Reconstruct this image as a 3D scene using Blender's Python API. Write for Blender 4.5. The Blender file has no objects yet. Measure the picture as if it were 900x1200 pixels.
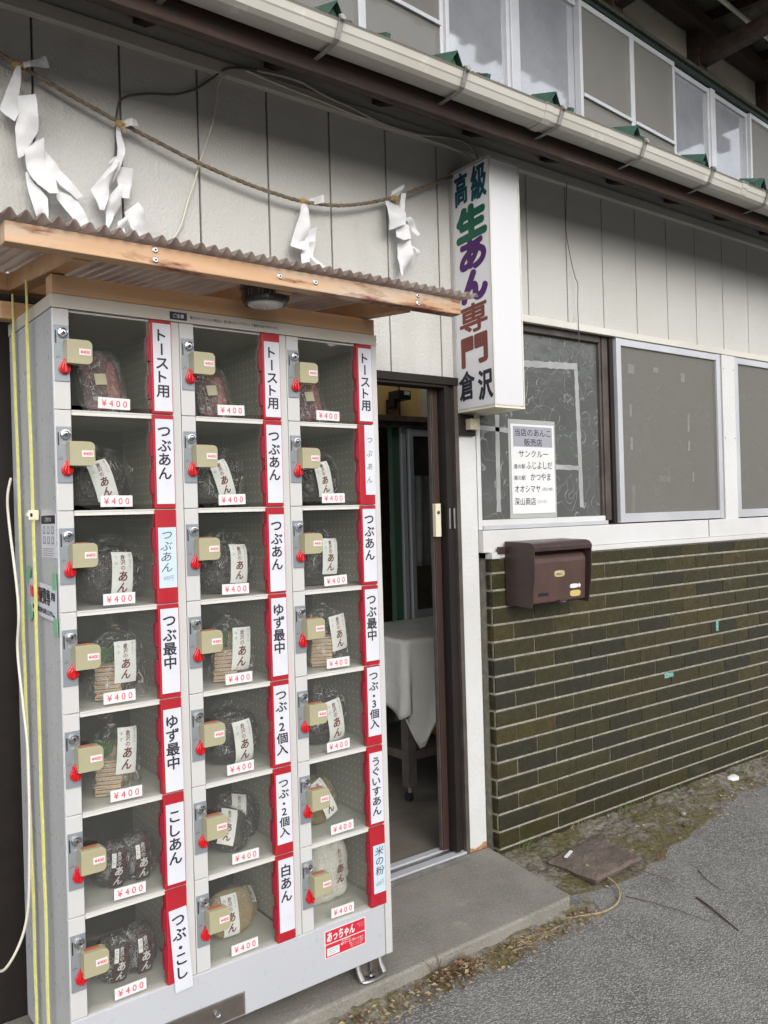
import bpy, math, random
from mathutils import Vector, Matrix, noise
random.seed(7)
S = bpy.context.scene
COL = S.collection
rad = math.radians

# ------------------------------------------------------------------ camera, sky, sun, exposure
CAM = Vector((0.0, -2.5086, 1.4))
yaw, pitch, roll = rad(37.3139), rad(0.05194), rad(-1.5976)
fwd = Vector((math.sin(yaw)*math.cos(pitch), math.cos(yaw)*math.cos(pitch), math.sin(pitch)))
r0 = Vector((math.cos(yaw), -math.sin(yaw), 0)); u0 = r0.cross(fwd)
rt = r0*math.cos(roll) + u0*math.sin(roll); up = -r0*math.sin(roll) + u0*math.cos(roll)
cd = bpy.data.cameras.new('camera'); cam = bpy.data.objects.new('camera', cd); COL.objects.link(cam)
cam.matrix_world = Matrix(((rt.x, up.x, -fwd.x, CAM.x), (rt.y, up.y, -fwd.y, CAM.y), (rt.z, up.z, -fwd.z, CAM.z), (0, 0, 0, 1)))
cd.sensor_fit = 'VERTICAL'; cd.sensor_height = 36; cd.lens = 990.85/1200*36
cd.clip_start = 0.02; cd.clip_end = 500
S.camera = cam

SUN_EL, SUN_AZ = rad(28), rad(196)      # azimuth of the sun, clockwise from +y
W = bpy.data.worlds.new('World'); S.world = W; W.use_nodes = True
nt = W.node_tree; nt.nodes.clear()
sky = nt.nodes.new('ShaderNodeTexSky'); sky.sky_type = 'NISHITA'; sky.sun_disc = False
sky.sun_elevation = SUN_EL; sky.sun_rotation = SUN_AZ
sky.air_density = 1.0; sky.dust_density = 2.5; sky.ozone_density = 0.6
hs = nt.nodes.new('ShaderNodeHueSaturation'); hs.inputs['Saturation'].default_value = 0.22
bg = nt.nodes.new('ShaderNodeBackground'); bg.inputs['Strength'].default_value = 0.15
wo = nt.nodes.new('ShaderNodeOutputWorld')
nt.links.new(sky.outputs[0], hs.inputs['Color']); nt.links.new(hs.outputs[0], bg.inputs[0]); nt.links.new(bg.outputs[0], wo.inputs[0])
sl = bpy.data.lights.new('sun', 'SUN'); sl.energy = 0.6; sl.angle = rad(120); sl.color = (1.0, 0.985, 0.965)
so = bpy.data.objects.new('sun', sl); COL.objects.link(so)
sd = Vector((math.sin(SUN_AZ)*math.cos(SUN_EL), math.cos(SUN_AZ)*math.cos(SUN_EL), math.sin(SUN_EL)))
so.rotation_euler = sd.to_track_quat('Z', 'Y').to_euler()
S.view_settings.view_transform = 'Standard'; S.view_settings.look = 'None'
S.view_settings.gamma = 1; S.view_settings.use_curve_mapping = False
S.view_settings.exposure = 0.97
S.cycles.max_bounces = 8; S.cycles.transparent_max_bounces = 24
S.cycles.caustics_reflective = False; S.cycles.caustics_refractive = False

# ------------------------------------------------------------------ materials
MATS = {}
def _m(name):
    m = bpy.data.materials.new(name); m.use_nodes = True; MATS[name] = m
    n = m.node_tree.nodes; n.clear()
    o = n.new('ShaderNodeOutputMaterial'); b = n.new('ShaderNodeBsdfPrincipled')
    m.node_tree.links.new(b.outputs[0], o.inputs[0])
    return m, n, m.node_tree.links, b, o
def _noise(n, l, co, scale, detail=4, rough=0.6, stretch=None):
    t = n.new('ShaderNodeTexNoise'); t.inputs['Scale'].default_value = scale
    t.inputs['Detail'].default_value = detail; t.inputs['Roughness'].default_value = rough
    if stretch:
        mp = n.new('ShaderNodeMapping'); mp.inputs['Scale'].default_value = stretch
        l.new(co, mp.inputs[0]); l.new(mp.outputs[0], t.inputs[0])
    else: l.new(co, t.inputs[0])
    return t.outputs['Fac']
def _ramp(n, l, fac, a, b, ca=0.0, cb=1.0):
    r = n.new('ShaderNodeMapRange'); r.inputs[1].default_value = a; r.inputs[2].default_value = b
    r.inputs[3].default_value = ca; r.inputs[4].default_value = cb; l.new(fac, r.inputs[0]); return r.outputs[0]
def _mix(n, l, fac, c1, c2):
    x = n.new('ShaderNodeMix'); x.data_type = 'RGBA'
    if isinstance(fac, (int, float)): x.inputs[0].default_value = fac
    else: l.new(fac, x.inputs[0])
    for s, c in ((6, c1), (7, c2)):
        if isinstance(c, tuple): x.inputs[s].default_value = (*c, 1)
        else: l.new(c, x.inputs[s])
    return x.outputs[2]
def _bump(n, l, h, strength, dist, prev=None):
    b = n.new('ShaderNodeBump'); b.inputs['Strength'].default_value = strength; b.inputs['Distance'].default_value = dist
    l.new(h, b.inputs['Height'])
    if prev: l.new(prev, b.inputs['Normal'])
    return b.outputs[0]
def mat(name, col, col2=None, rough=0.6, metal=0.0, scale=8, stretch=None, bump=None, spec=0.5, stain_or_glint=None, grime=None, lo=.35, hi=.65):
    """col/col2 mixed by noise; bump=(scale,strength,distance[,stretch]); stain=(colour,scale,lo,hi,stretch)"""
    m, n, l, b, o = _m(name)
    co = n.new('ShaderNodeTexCoord').outputs['Object']
    b.inputs['Roughness'].default_value = rough; b.inputs['Metallic'].default_value = metal
    b.inputs['Specular IOR Level'].default_value = spec
    c = col
    if col2: c = _mix(n, l, _ramp(n, l, _noise(n, l, co, scale, 5, .6, stretch), lo, hi), col, col2)
    for st in ([stain_or_glint] if stain_or_glint and not isinstance(stain_or_glint, list) else (stain_or_glint or [])):
        c = _mix(n, l, _ramp(n, l, _noise(n, l, co, st[1], 6, .65, st[4] if len(st) > 4 else None), st[2], st[3]), c, st[0])
    if isinstance(c, tuple): b.inputs['Base Color'].default_value = (*c, 1)
    else: l.new(c, b.inputs['Base Color'])
    if rough > .05:
        l.new(_ramp(n, l, _noise(n, l, co, 30, 4), .3, .7, max(0.02, rough-.08), min(1, rough+.08)), b.inputs['Roughness'])
    if bump:
        p = None
        for bp in (bump if isinstance(bump, list) else [bump]):
            p = _bump(n, l, _noise(n, l, co, bp[0], 5, .6, bp[3] if len(bp) > 3 else None), bp[1], bp[2], p)
        l.new(p, b.inputs['Normal'])
    return m
def film(name, tint=(1, 1, 1), fac0=.05, facial=.6, rough=.08, bump=None, milky=0.0, mcol=(.8, .8, .8), crease=0.0):
    """thin clear plastic or glass: a transparent sheet with a Schlick reflection"""
    m, n, l, b, o = _m(name)
    n.remove(b)
    t = n.new('ShaderNodeBsdfTransparent'); t.inputs[0].default_value = (*tint, 1)
    g = n.new('ShaderNodeBsdfGlossy'); g.inputs['Roughness'].default_value = rough
    lw = n.new('ShaderNodeLayerWeight'); lw.inputs[0].default_value = .5
    p = n.new('ShaderNodeMath'); p.operation = 'POWER'; p.inputs[1].default_value = 4.0; l.new(lw.outputs['Facing'], p.inputs[0])
    f = _ramp(n, l, p.outputs[0], 0, 1, fac0, facial)
    base = t.outputs[0]
    if milky:
        d = n.new('ShaderNodeBsdfDiffuse'); d.inputs[0].default_value = (*mcol, 1)
        mm = n.new('ShaderNodeMixShader'); mm.inputs[0].default_value = milky
        l.new(t.outputs[0], mm.inputs[1]); l.new(d.outputs[0], mm.inputs[2]); base = mm.outputs[0]
    if crease:      # pale lines painted along folds of the film in place of glints
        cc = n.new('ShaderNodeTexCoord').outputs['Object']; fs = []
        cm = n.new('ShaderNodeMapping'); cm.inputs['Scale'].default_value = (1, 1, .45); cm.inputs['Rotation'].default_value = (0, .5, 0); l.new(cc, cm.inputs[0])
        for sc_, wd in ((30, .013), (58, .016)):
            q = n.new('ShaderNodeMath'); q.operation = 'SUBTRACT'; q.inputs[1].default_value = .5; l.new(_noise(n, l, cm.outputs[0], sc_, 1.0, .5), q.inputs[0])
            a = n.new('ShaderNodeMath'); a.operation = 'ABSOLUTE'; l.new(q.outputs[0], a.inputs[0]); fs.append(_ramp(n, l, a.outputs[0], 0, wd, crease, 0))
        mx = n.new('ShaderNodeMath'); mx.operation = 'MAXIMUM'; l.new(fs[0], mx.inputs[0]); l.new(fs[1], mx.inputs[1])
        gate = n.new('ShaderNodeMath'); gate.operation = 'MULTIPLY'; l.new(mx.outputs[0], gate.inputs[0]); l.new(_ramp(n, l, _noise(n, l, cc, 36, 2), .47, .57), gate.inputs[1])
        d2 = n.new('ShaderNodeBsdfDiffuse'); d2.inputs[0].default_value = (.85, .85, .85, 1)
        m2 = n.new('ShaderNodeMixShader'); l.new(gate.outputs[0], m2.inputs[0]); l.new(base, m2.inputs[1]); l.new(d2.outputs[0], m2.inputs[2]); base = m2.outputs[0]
    x = n.new('ShaderNodeMixShader'); l.new(f, x.inputs[0]); l.new(base, x.inputs[1]); l.new(g.outputs[0], x.inputs[2])
    l.new(x.outputs[0], o.inputs[0])
    if bump:
        co = n.new('ShaderNodeTexCoord').outputs['Object']
        nb = _bump(n, l, _noise(n, l, co, bump[0], 4, .6), bump[1], bump[2]); l.new(nb, g.inputs['Normal'])
    return m

mat('white_paint', (.52, .517, .51), (.48, .475, .46), rough=.35, scale=3, stain_or_glint=((.45, .36, .25), 9, .70, .80))
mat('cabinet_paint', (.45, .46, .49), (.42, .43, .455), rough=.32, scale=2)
mat('header_paint', (.52, .485, .43), (.47, .44, .39), rough=.4, stain_or_glint=((.36, .2, .1), 30, .70, .78))
mat('inner_paint', (.50, .485, .41), (.43, .42, .35), rough=.5, scale=5)
mat('shelf_paint', (.62, .61, .57), (.56, .55, .50), rough=.4, scale=6)
mat('lock_plate', (.30, .33, .36), (.26, .29, .32), rough=.4, metal=.4, scale=30)
mat('chrome', (.62, .62, .63), rough=.18, metal=1)
mat('steel', (.38, .38, .37), (.26, .25, .23), rough=.42, metal=.8, scale=12)
mat('dark_steel', (.17, .15, .13), (.12, .10, .09), rough=.4, metal=.5, scale=12)
mat('black', (.012, .012, .013), rough=.45)
mat('ink', (.018, .018, .03), rough=.6)
mat('grey_ink', (.22, .22, .25), rough=.7)
mat('blue_ink', (.02, .05, .10), rough=.6)
mat('red_plastic', (.50, .010, .016), rough=.3)
mat('holder_red', (.38, .014, .024), (.33, .012, .02), rough=.38, scale=20)
mat('holder_maroon', (.24, .008, .03), rough=.4)
mat('red_ink', (.62, .04, .07), rough=.6)
mat('brown_ink', (.17, .028, .03), rough=.6)
mat('card', (.60, .61, .66), (.55, .56, .61), rough=.55, scale=14, bump=(25, .15, .003))
mat('card_blue', (.50, .60, .67), (.46, .56, .63), rough=.55, scale=14, bump=(25, .15, .003))
mat('paper', (.66, .66, .66), (.61, .61, .61), rough=.75, scale=12)
mat('paper_label', (.86, .86, .87), (.80, .80, .81), rough=.6, scale=22)
mat('cream_box', (.36, .335, .215), (.325, .30, .19), rough=.42, scale=9)
mat('cream_light', (.66, .62, .47), rough=.45)
mat('orange_inlet', (.36, .12, .06), rough=.45)
mat('sticker_red', (.52, .02, .04), rough=.35)
mat('sticker_grey', (.30, .30, .34), rough=.5)
mat('green_tape', (.22, .48, .30), (.18, .42, .26), rough=.5)
mat('paste', (.034, .020, .022), (.017, .011, .013), rough=.14, scale=45, spec=.8, bump=[(110, .8, .004), (42, 1.0, .012)], stain_or_glint=((.20, .19, .19), 60, .60, .645, (1, 1, .4)))  # pale flecks in the colour stand in for glints on the bag
mat('paste_maroon', (.05, .012, .014), rough=.3, bump=(50, .4, .004))
mat('paste_tan', (.36, .27, .14), (.28, .20, .10), rough=.3, scale=30, bump=[(50, .4, .004), (16, .6, .01)])
mat('paste_olive', (.20, .155, .06), (.13, .10, .04), rough=.3, scale=30, bump=[(50, .4, .004), (16, .6, .01)])
mat('flour', (.72, .70, .66), (.64, .62, .57), rough=.4, scale=9, bump=(22, .5, .008))
mat('wafer', (.62, .46, .33), (.50, .35, .23), rough=.7, scale=30, bump=(120, .4, .002))
mat('leaf_green', (.05, .17, .03), (.03, .11, .02), rough=.5)
mat('beans', (.17, .035, .040), (.035, .011, .018), rough=.3, scale=110, bump=(110, .8, .004), stain_or_glint=((.30, .13, .12), 60, .66, .72))
mat('beans_pink', (.34, .11, .11), (.20, .055, .06), rough=.35, scale=90, bump=(110, .8, .004))
film('glass', fac0=.065, facial=.75, rough=.015, tint=(.95, .96, .94), milky=.022, mcol=(.7, .7, .66))
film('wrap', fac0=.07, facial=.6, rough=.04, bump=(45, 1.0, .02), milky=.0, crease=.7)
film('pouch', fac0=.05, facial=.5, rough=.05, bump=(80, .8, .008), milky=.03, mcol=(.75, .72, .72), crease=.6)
film('thin_sleeve', fac0=.05, facial=.5, rough=.2, milky=.45, mcol=(.6, .62, .6))
# building
mat('siding', (.54, .535, .515), (.50, .49, .46), rough=.45, scale=1.2,
    bump=[(105, .8, .007), (40, .25, .006)], stain_or_glint=[((.34, .325, .29), 2.2, .54, .85, (1, 1, .22)), ((.10, .09, .08), 55, .735, .76)])
mat('groove', (.03, .028, .025), rough=.8)
mat('trim_paint', (.62, .60, .55), (.50, .48, .43), rough=.5, scale=5, stretch=(.3, 1, 1))
mat('stucco_white', (.60, .60, .595), (.55, .55, .54), rough=.6, scale=3, bump=(70, .6, .006), stain_or_glint=((.42, .36, .27), 5, .66, .80))
mat('rust_edge', (.26, .10, .04), (.40, .30, .2), rough=.9, scale=40)
mat('sill_white', (.60, .60, .61), (.54, .535, .52), rough=.4, scale=3, stain_or_glint=((.42, .38, .32), 7, .68, .82, (.4, 1, 2)))
mat('aluminium', (.56, .57, .60), (.49, .50, .53), rough=.38, metal=.25, scale=4, stain_or_glint=((.36, .33, .30), 12, .70, .82))
mat('frame_brown', (.017, .0125, .011), (.012, .0095, .0085), rough=.55, scale=10, spec=.3)
mat('frame_redbrown', (.048, .025, .019), (.034, .019, .015), rough=.45, scale=10, stretch=(1, 1, .1))
mat('frame_old', (.085, .07, .06), (.05, .04, .034), rough=.6, scale=12)
mat('mortar', (.30, .28, .23), (.20, .185, .15), rough=.9, scale=25, bump=(120, .5, .003), stain_or_glint=((.46, .44, .40), 30, .60, .72))
TILES = []
for i, (a, b) in enumerate((((.047, .040, .018), (.034, .030, .014)), ((.040, .036, .016), (.030, .028, .013)), ((.057, .046, .018), (.039, .033, .014)),
                            ((.033, .031, .017), (.026, .024, .014)), ((.043, .039, .018), (.032, .029, .014)), ((.030, .029, .018), (.024, .023, .015)))):
    nm = 'tile_%s' % 'abcdef'[i]; TILES.append(nm)
    mat(nm, a, b, rough=.26, scale=26, bump=[(16, .12, .004), (160, .12, .001)],
        stain_or_glint=[((.14, .125, .09), 3.2, .66, .95), ((.13, .12, .10), 5.5, .68, .95, (.7, 1, .35))])
mat('wood_dark', (.060, .034, .024), (.026, .016, .013), rough=.75, scale=14, stretch=(.12, 1, 1.6), bump=(30, .6, .006, (.1, 1, 2)), stain_or_glint=((.16, .12, .10), 9, .64, .80, (.2, 1, 2)))
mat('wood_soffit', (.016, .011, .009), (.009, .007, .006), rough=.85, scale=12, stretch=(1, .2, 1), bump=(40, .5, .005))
mat('wood_grey', (.12, .09, .07), (.06, .045, .035), rough=.8, scale=12, stretch=(1, .15, 1))
mat('board_grey', (.15, .13, .095), (.09, .08, .06), rough=.9, scale=10)
mat('gutter', (.46, .445, .405), (.41, .39, .345), rough=.45, scale=3, stain_or_glint=[((.27, .20, .12), 5, .64, .84, (.25, 1, 2.5)), ((.70, .68, .62), 8, .6, .8)])
mat('bracket', (.30, .29, .275), (.20, .19, .18), rough=.55, metal=.2, scale=20)
mat('roof_green', (.045, .098, .074), (.03, .07, .052), rough=.45, scale=9, stain_or_glint=((.15, .22, .17), 20, .62, .75))
mat('hood_green', (.018, .034, .027), (.012, .022, .018), rough=.5, scale=12)
mat('roof_dirty', (.05, .055, .035), (.03, .03, .02), rough=.9, scale=20)
mat('plaster', (.50, .455, .39), (.42, .38, .32), rough=.85, scale=5)
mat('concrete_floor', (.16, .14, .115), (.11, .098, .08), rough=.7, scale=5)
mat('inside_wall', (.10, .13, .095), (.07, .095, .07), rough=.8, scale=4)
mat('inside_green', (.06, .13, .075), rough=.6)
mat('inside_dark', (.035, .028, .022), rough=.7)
mat('yellow_wood', (.74, .50, .20), (.64, .40, .14), rough=.55, scale=12, stretch=(1, 1, .12))
mat('brown_board', (.16, .11, .07), (.10, .07, .045), rough=.7, scale=10)
mat('rope_straw', (.25, .20, .14), (.13, .10, .07), rough=.9, scale=60)
mat('raffia', (.42, .27, .11), rough=.8)
mat('shide_paper', (.68, .68, .69), (.63, .63, .64), rough=.8, scale=8)
mat('cable_grey', (.45, .43, .38), (.33, .31, .27), rough=.6, scale=9)
mat('cable_dark', (.10, .09, .085), rough=.6)
mat('cable_white', (.62, .59, .50), rough=.5)
mat('string_yellow', (.60, .60, .22), (.50, .49, .17), rough=.7, scale=60)
mat('timber', (.56, .36, .21), (.46, .27, .14), rough=.62, scale=10, stretch=(.15, 1, 2), bump=(45, .2, .002, (.1, 1, 2)), stain_or_glint=[((.36, .17, .07), 5, .58, .74, (.3, 1, 3)), ((.22, .09, .04), 30, .70, .75)])
mat('timber_weather', (.57, .37, .225), (.47, .275, .15), rough=.7, scale=9, stretch=(.15, 1, 2), bump=(45, .25, .002, (.1, 1, 2)), stain_or_glint=[((.50, .43, .36), 6, .50, .68, (.2, 1, 2)), ((.17, .055, .028), 4.2, .55, .63, (.7, 1, 4.0)), ((.06, .03, .02), 6.5, .66, .72, (.6, 1, 5.0))])
mat('sign_case', (.42, .41, .40), (.35, .34, .33), rough=.45, scale=6)
mat('teal_ink', (.006, .055, .085), (.006, .07, .085), rough=.4, scale=3)
mat('green_ink', (.004, .10, .058), (.004, .08, .048), rough=.4)
mat('purple_ink', (.062, .003, .115), (.042, .003, .075), rough=.4, scale=6)
mat('rust_ink', (.165, .032, .018), (.13, .026, .018), rough=.4)
mat('mailbox', (.050, .030, .027), (.036, .022, .020), rough=.38, scale=12, bump=(140, .2, .001), stain_or_glint=((.17, .11, .10), 16, .66, .80))
mat('mailbox_lid', (.085, .047, .041), (.062, .036, .031), rough=.42, scale=9, bump=(140, .2, .001), stain_or_glint=((.22, .16, .14), 18, .66, .82))
mat('gold_label', (.58, .46, .20), (.50, .38, .14), rough=.4)
mat('cream_label', (.72, .66, .48), rough=.4)
mat('bakelite', (.55, .49, .37), rough=.45)
mat('teal_sticker', (.05, .22, .19), (.25, .42, .38), rough=.5, scale=120, lo=.45, hi=.55)
mat('vinyl_sheet', (.66, .65, .61), (.60, .59, .55), rough=.35, scale=5, bump=[(9, .45, .02), (30, .25, .006)])
mat('bag_green', (.12, .30, .06), (.5, .45, .1), rough=.4, scale=18)
mat('bag_red', (.50, .03, .03), (.1, .25, .05), rough=.4, scale=18)
mat('cloth_grey', (.34, .35, .345), (.26, .27, .265), rough=.9)
mat('rust_plate', (.145, .112, .092), (.095, .074, .062), rough=.85, scale=14, bump=[(40, .7, .008), (140, .4, .003)], stain_or_glint=((.25, .21, .18), 22, .62, .78))
mat('straw', (.34, .265, .15), (.23, .17, .09), rough=.9, scale=40)
mat('dry_leaf', (.17, .10, .05), (.09, .055, .03), rough=.9, scale=40)
mat('twig', (.075, .045, .03), rough=.9)
mat('weed_green', (.075, .12, .035), (.11, .13, .05), rough=.7, scale=30)
mat('pebble', (.30, .28, .25), (.16, .15, .135), rough=.85, scale=90)
mat('litter_white', (.72, .74, .74), rough=.4)
mat('hill', (.030, .045, .020), (.012, .02, .009), rough=1, scale=1.4)
mat('lens_white', (.55, .55, .52), rough=.25)
mat('bulb_lamp', (.02, .02, .022), rough=.3)

def ground_mats():
    # asphalt: fine aggregate
    m, n, l, b, o = _m('asphalt')
    co = n.new('ShaderNodeTexCoord').outputs['Object']
    v = n.new('ShaderNodeTexVoronoi'); v.inputs['Scale'].default_value = 140; l.new(co, v.inputs[0])
    sep = n.new('ShaderNodeSeparateColor'); l.new(v.outputs['Color'], sep.inputs[0])
    c = _mix(n, l, _ramp(n, l, sep.outputs[0], .1, 1), (.14, .137, .13), (.32, .315, .30))
    c = _mix(n, l, _ramp(n, l, v.outputs['Distance'], .35, .75, 0, .85), c, (.085, .08, .073))
    c = _mix(n, l, _ramp(n, l, _noise(n, l, co, 2.2, 5), .42, .72, 0, .5), c, (.27, .265, .25))
    c = _mix(n, l, _ramp(n, l, _noise(n, l, co, 9, 6, .7), .55, .75, 0, .55), c, (.10, .092, .078))
    l.new(c, b.inputs['Base Color']); b.inputs['Roughness'].default_value = .85
    inv = _ramp(n, l, v.outputs['Distance'], 0, .7, 1, 0)
    p = _bump(n, l, inv, .6, .005); p = _bump(n, l, _noise(n, l, co, 260, 3), .4, .003, p)
    l.new(p, b.inputs['Normal'])
    # concrete step
    m, n, l, b, o = _m('step_concrete')
    co = n.new('ShaderNodeTexCoord').outputs['Object']
    c = _mix(n, l, _ramp(n, l, _noise(n, l, co, 3.5, 6, .65), .35, .68), (.155, .145, .125), (.235, .22, .19))
    c = _mix(n, l, _ramp(n, l, _noise(n, l, co, 130, 3), .45, .68, 0, .6), c, (.30, .285, .25))
    c = _mix(n, l, _ramp(n, l, _noise(n, l, co, 6, 6, .7), .60, .80, 0, .7), c, (.40, .37, .31))
    c = _mix(n, l, _ramp(n, l, _noise(n, l, co, 4.3, 6, .7), .62, .8, 0, .7), c, (.085, .082, .06))
    l.new(c, b.inputs['Base Color']); b.inputs['Roughness'].default_value = .85
    p = _bump(n, l, _noise(n, l, co, 150, 4), .6, .004); p = _bump(n, l, _noise(n, l, co, 12, 4), .3, .01, p); l.new(p, b.inputs['Normal'])
    # dirt with moss
    m, n, l, b, o = _m('dirt')
    co = n.new('ShaderNodeTexCoord').outputs['Object']
    c = _mix(n, l, _ramp(n, l, _noise(n, l, co, 45, 6, .7), .35, .68), (.055, .044, .030), (.25, .225, .19))
    c = _mix(n, l, _ramp(n, l, _noise(n, l, co, 4.0, 6, .75), .46, .56, 0, .92), c, _mix(n, l, _ramp(n, l, _noise(n, l, co, 70, 4), .35, .65), (.045, .040, .014), (.135, .115, .036)))
    c = _mix(n, l, _ramp(n, l, _noise(n, l, co, 5.2, 6, .7), .56, .70, 0, .9), c, (.27, .255, .225))
    l.new(c, b.inputs['Base Color']); b.inputs['Roughness'].default_value = .95
    p = _bump(n, l, _noise(n, l, co, 90, 5, .7), .9, .008); l.new(p, b.inputs['Normal'])
ground_mats()

def pattern_glass(name, base, line, rough, bscale, spec=.5, ior=1.5, bmp=.7):
    m, n, l, b, o = _m(name)
    co = n.new('ShaderNodeTexCoord').outputs['Object']
    wn = n.new('ShaderNodeTexNoise'); wn.inputs['Scale'].default_value = 5; l.new(co, wn.inputs[0])
    va = n.new('ShaderNodeVectorMath'); va.operation = 'SCALE'; va.inputs['Scale'].default_value = .07; l.new(wn.outputs['Color'], va.inputs[0])
    vb = n.new('ShaderNodeVectorMath'); vb.operation = 'ADD'; l.new(co, vb.inputs[0]); l.new(va.outputs[0], vb.inputs[1])
    vm = n.new('ShaderNodeMapping'); vm.inputs['Scale'].default_value = (1, .05, 1); l.new(vb.outputs[0], vm.inputs[0])
    v = n.new('ShaderNodeTexVoronoi'); v.inputs['Scale'].default_value = bscale; v.inputs['Randomness'].default_value = .55; l.new(vm.outputs[0], v.inputs[0])
    ring = n.new('ShaderNodeMath'); ring.operation = 'SUBTRACT'; ring.inputs[1].default_value = .40; l.new(v.outputs['Distance'], ring.inputs[0])
    ab = n.new('ShaderNodeMath'); ab.operation = 'ABSOLUTE'; l.new(ring.outputs[0], ab.inputs[0])
    h = _ramp(n, l, ab.outputs[0], 0, .04, 1, 0)
    brk = _ramp(n, l, _noise(n, l, co, 12, 3), .46, .60)
    sw = n.new('ShaderNodeTexNoise'); sw.inputs['Scale'].default_value = bscale*.72; sw.inputs['Detail'].default_value = 0.5; sw.inputs['Distortion'].default_value = 1.6; l.new(vm.outputs[0], sw.inputs[0])
    sq = n.new('ShaderNodeMath'); sq.operation = 'SUBTRACT'; sq.inputs[1].default_value = .5; l.new(sw.outputs['Fac'], sq.inputs[0])
    sa = n.new('ShaderNodeMath'); sa.operation = 'ABSOLUTE'; l.new(sq.outputs[0], sa.inputs[0])
    gt = n.new('ShaderNodeMath'); gt.operation = 'MULTIPLY'; l.new(h, gt.inputs[0]); l.new(brk, gt.inputs[1])
    hh = n.new('ShaderNodeMath'); hh.operation = 'MAXIMUM'; l.new(_ramp(n, l, sa.outputs[0], 0, .016, .85, 0), hh.inputs[0]); l.new(gt.outputs[0], hh.inputs[1])
    c = _mix(n, l, _ramp(n, l, _noise(n, l, co, 2.5, 5), .3, .7), base, tuple(x*.72 for x in base))
    c = _mix(n, l, _ramp(n, l, hh.outputs[0], 0, 1, 0, .45), c, line)
    l.new(c, b.inputs['Base Color']); b.inputs['Roughness'].default_value = rough; b.inputs['Specular IOR Level'].default_value = spec
    b.inputs['IOR'].default_value = ior
    p = _bump(n, l, hh.outputs[0], bmp, .010); p = _bump(n, l, _noise(n, l, co, 14, 3), .30*bmp, .02, p)
    l.new(p, b.inputs['Normal'])
pattern_glass('figured_glass', (.115, .12, .115), (.34, .35, .34), .14, 10.5, .5, 1.5, .4)
pattern_glass('figured_glass_pale', (.20, .20, .195), (.40, .40, .395), .14, 10, .7, 1.5, .35)
pattern_glass('storey_glass', (.34, .355, .39), (.22, .23, .26), .05, 7, 1.0, 2.4, .004)
def screen_mat():
    m, n, l, b, o = _m('insect_mesh')
    b.inputs['Base Color'].default_value = (.21, .20, .18, 1); b.inputs['Roughness'].default_value = .7
    t = n.new('ShaderNodeBsdfTransparent'); x = n.new('ShaderNodeMixShader'); x.inputs[0].default_value = .42
    l.new(t.outputs[0], x.inputs[1]); l.new(b.outputs[0], x.inputs[2]); l.new(x.outputs[0], o.inputs[0])
    m, n, l, b, o = _m('roof_plastic')       # smoky corrugated polycarbonate
    co = n.new('ShaderNodeTexCoord').outputs['Object']
    c = _mix(n, l, _ramp(n, l, _noise(n, l, co, 9, 5, .6, (1, .25, 1)), .35, .65), (.52, .45, .41), (.32, .25, .22))
    l.new(c, b.inputs['Base Color']); b.inputs['Roughness'].default_value = .3
    t = n.new('ShaderNodeBsdfTranslucent'); l.new(c, t.inputs[0])
    tr = n.new('ShaderNodeBsdfTransparent'); tr.inputs[0].default_value = (.75, .70, .66, 1)
    x = n.new('ShaderNodeMixShader'); x.inputs[0].default_value = .5; l.new(b.outputs[0], x.inputs[1]); l.new(t.outputs[0], x.inputs[2])
    y = n.new('ShaderNodeMixShader'); y.inputs[0].default_value = .38; l.new(x.outputs[0], y.inputs[1]); l.new(tr.outputs[0], y.inputs[2])
    l.new(y.outputs[0], o.inputs[0])
    m, n, l, b, o = _m('sign_acrylic')
    b.inputs['Base Color'].default_value = (.80, .80, .82, 1); b.inputs['Roughness'].default_value = .22
    t = n.new('ShaderNodeBsdfTranslucent'); t.inputs[0].default_value = (.80, .80, .83, 1); x = n.new('ShaderNodeMixShader'); x.inputs[0].default_value = .30
    l.new(b.outputs[0], x.inputs[1]); l.new(t.outputs[0], x.inputs[2]); l.new(x.outputs[0], o.inputs[0])
    m, n, l, b, o = _m('peg_wall')            # compartment wall with rows of small holes
    co = n.new('ShaderNodeTexCoord').outputs['Object']
    mp = n.new('ShaderNodeMapping'); mp.inputs['Scale'].default_value = (1, 42, 42); l.new(co, mp.inputs[0])
    fr = n.new('ShaderNodeVectorMath'); fr.operation = 'FRACTION'; l.new(mp.outputs[0], fr.inputs[0])
    sx = n.new('ShaderNodeSeparateXYZ'); l.new(fr.outputs[0], sx.inputs[0])
    cb = n.new('ShaderNodeCombineXYZ'); l.new(sx.outputs[1], cb.inputs[1]); l.new(sx.outputs[2], cb.inputs[2])
    ds = n.new('ShaderNodeVectorMath'); ds.operation = 'DISTANCE'; ds.inputs[1].default_value = (0, .5, .5); l.new(cb.outputs[0], ds.inputs[0])
    c = _mix(n, l, _ramp(n, l, ds.outputs['Value'], .10, .14), (.72, .72, .68), (.40, .39, .33))
    l.new(c, b.inputs['Base Color']); b.inputs['Roughness'].default_value = .5
screen_mat()

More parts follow.
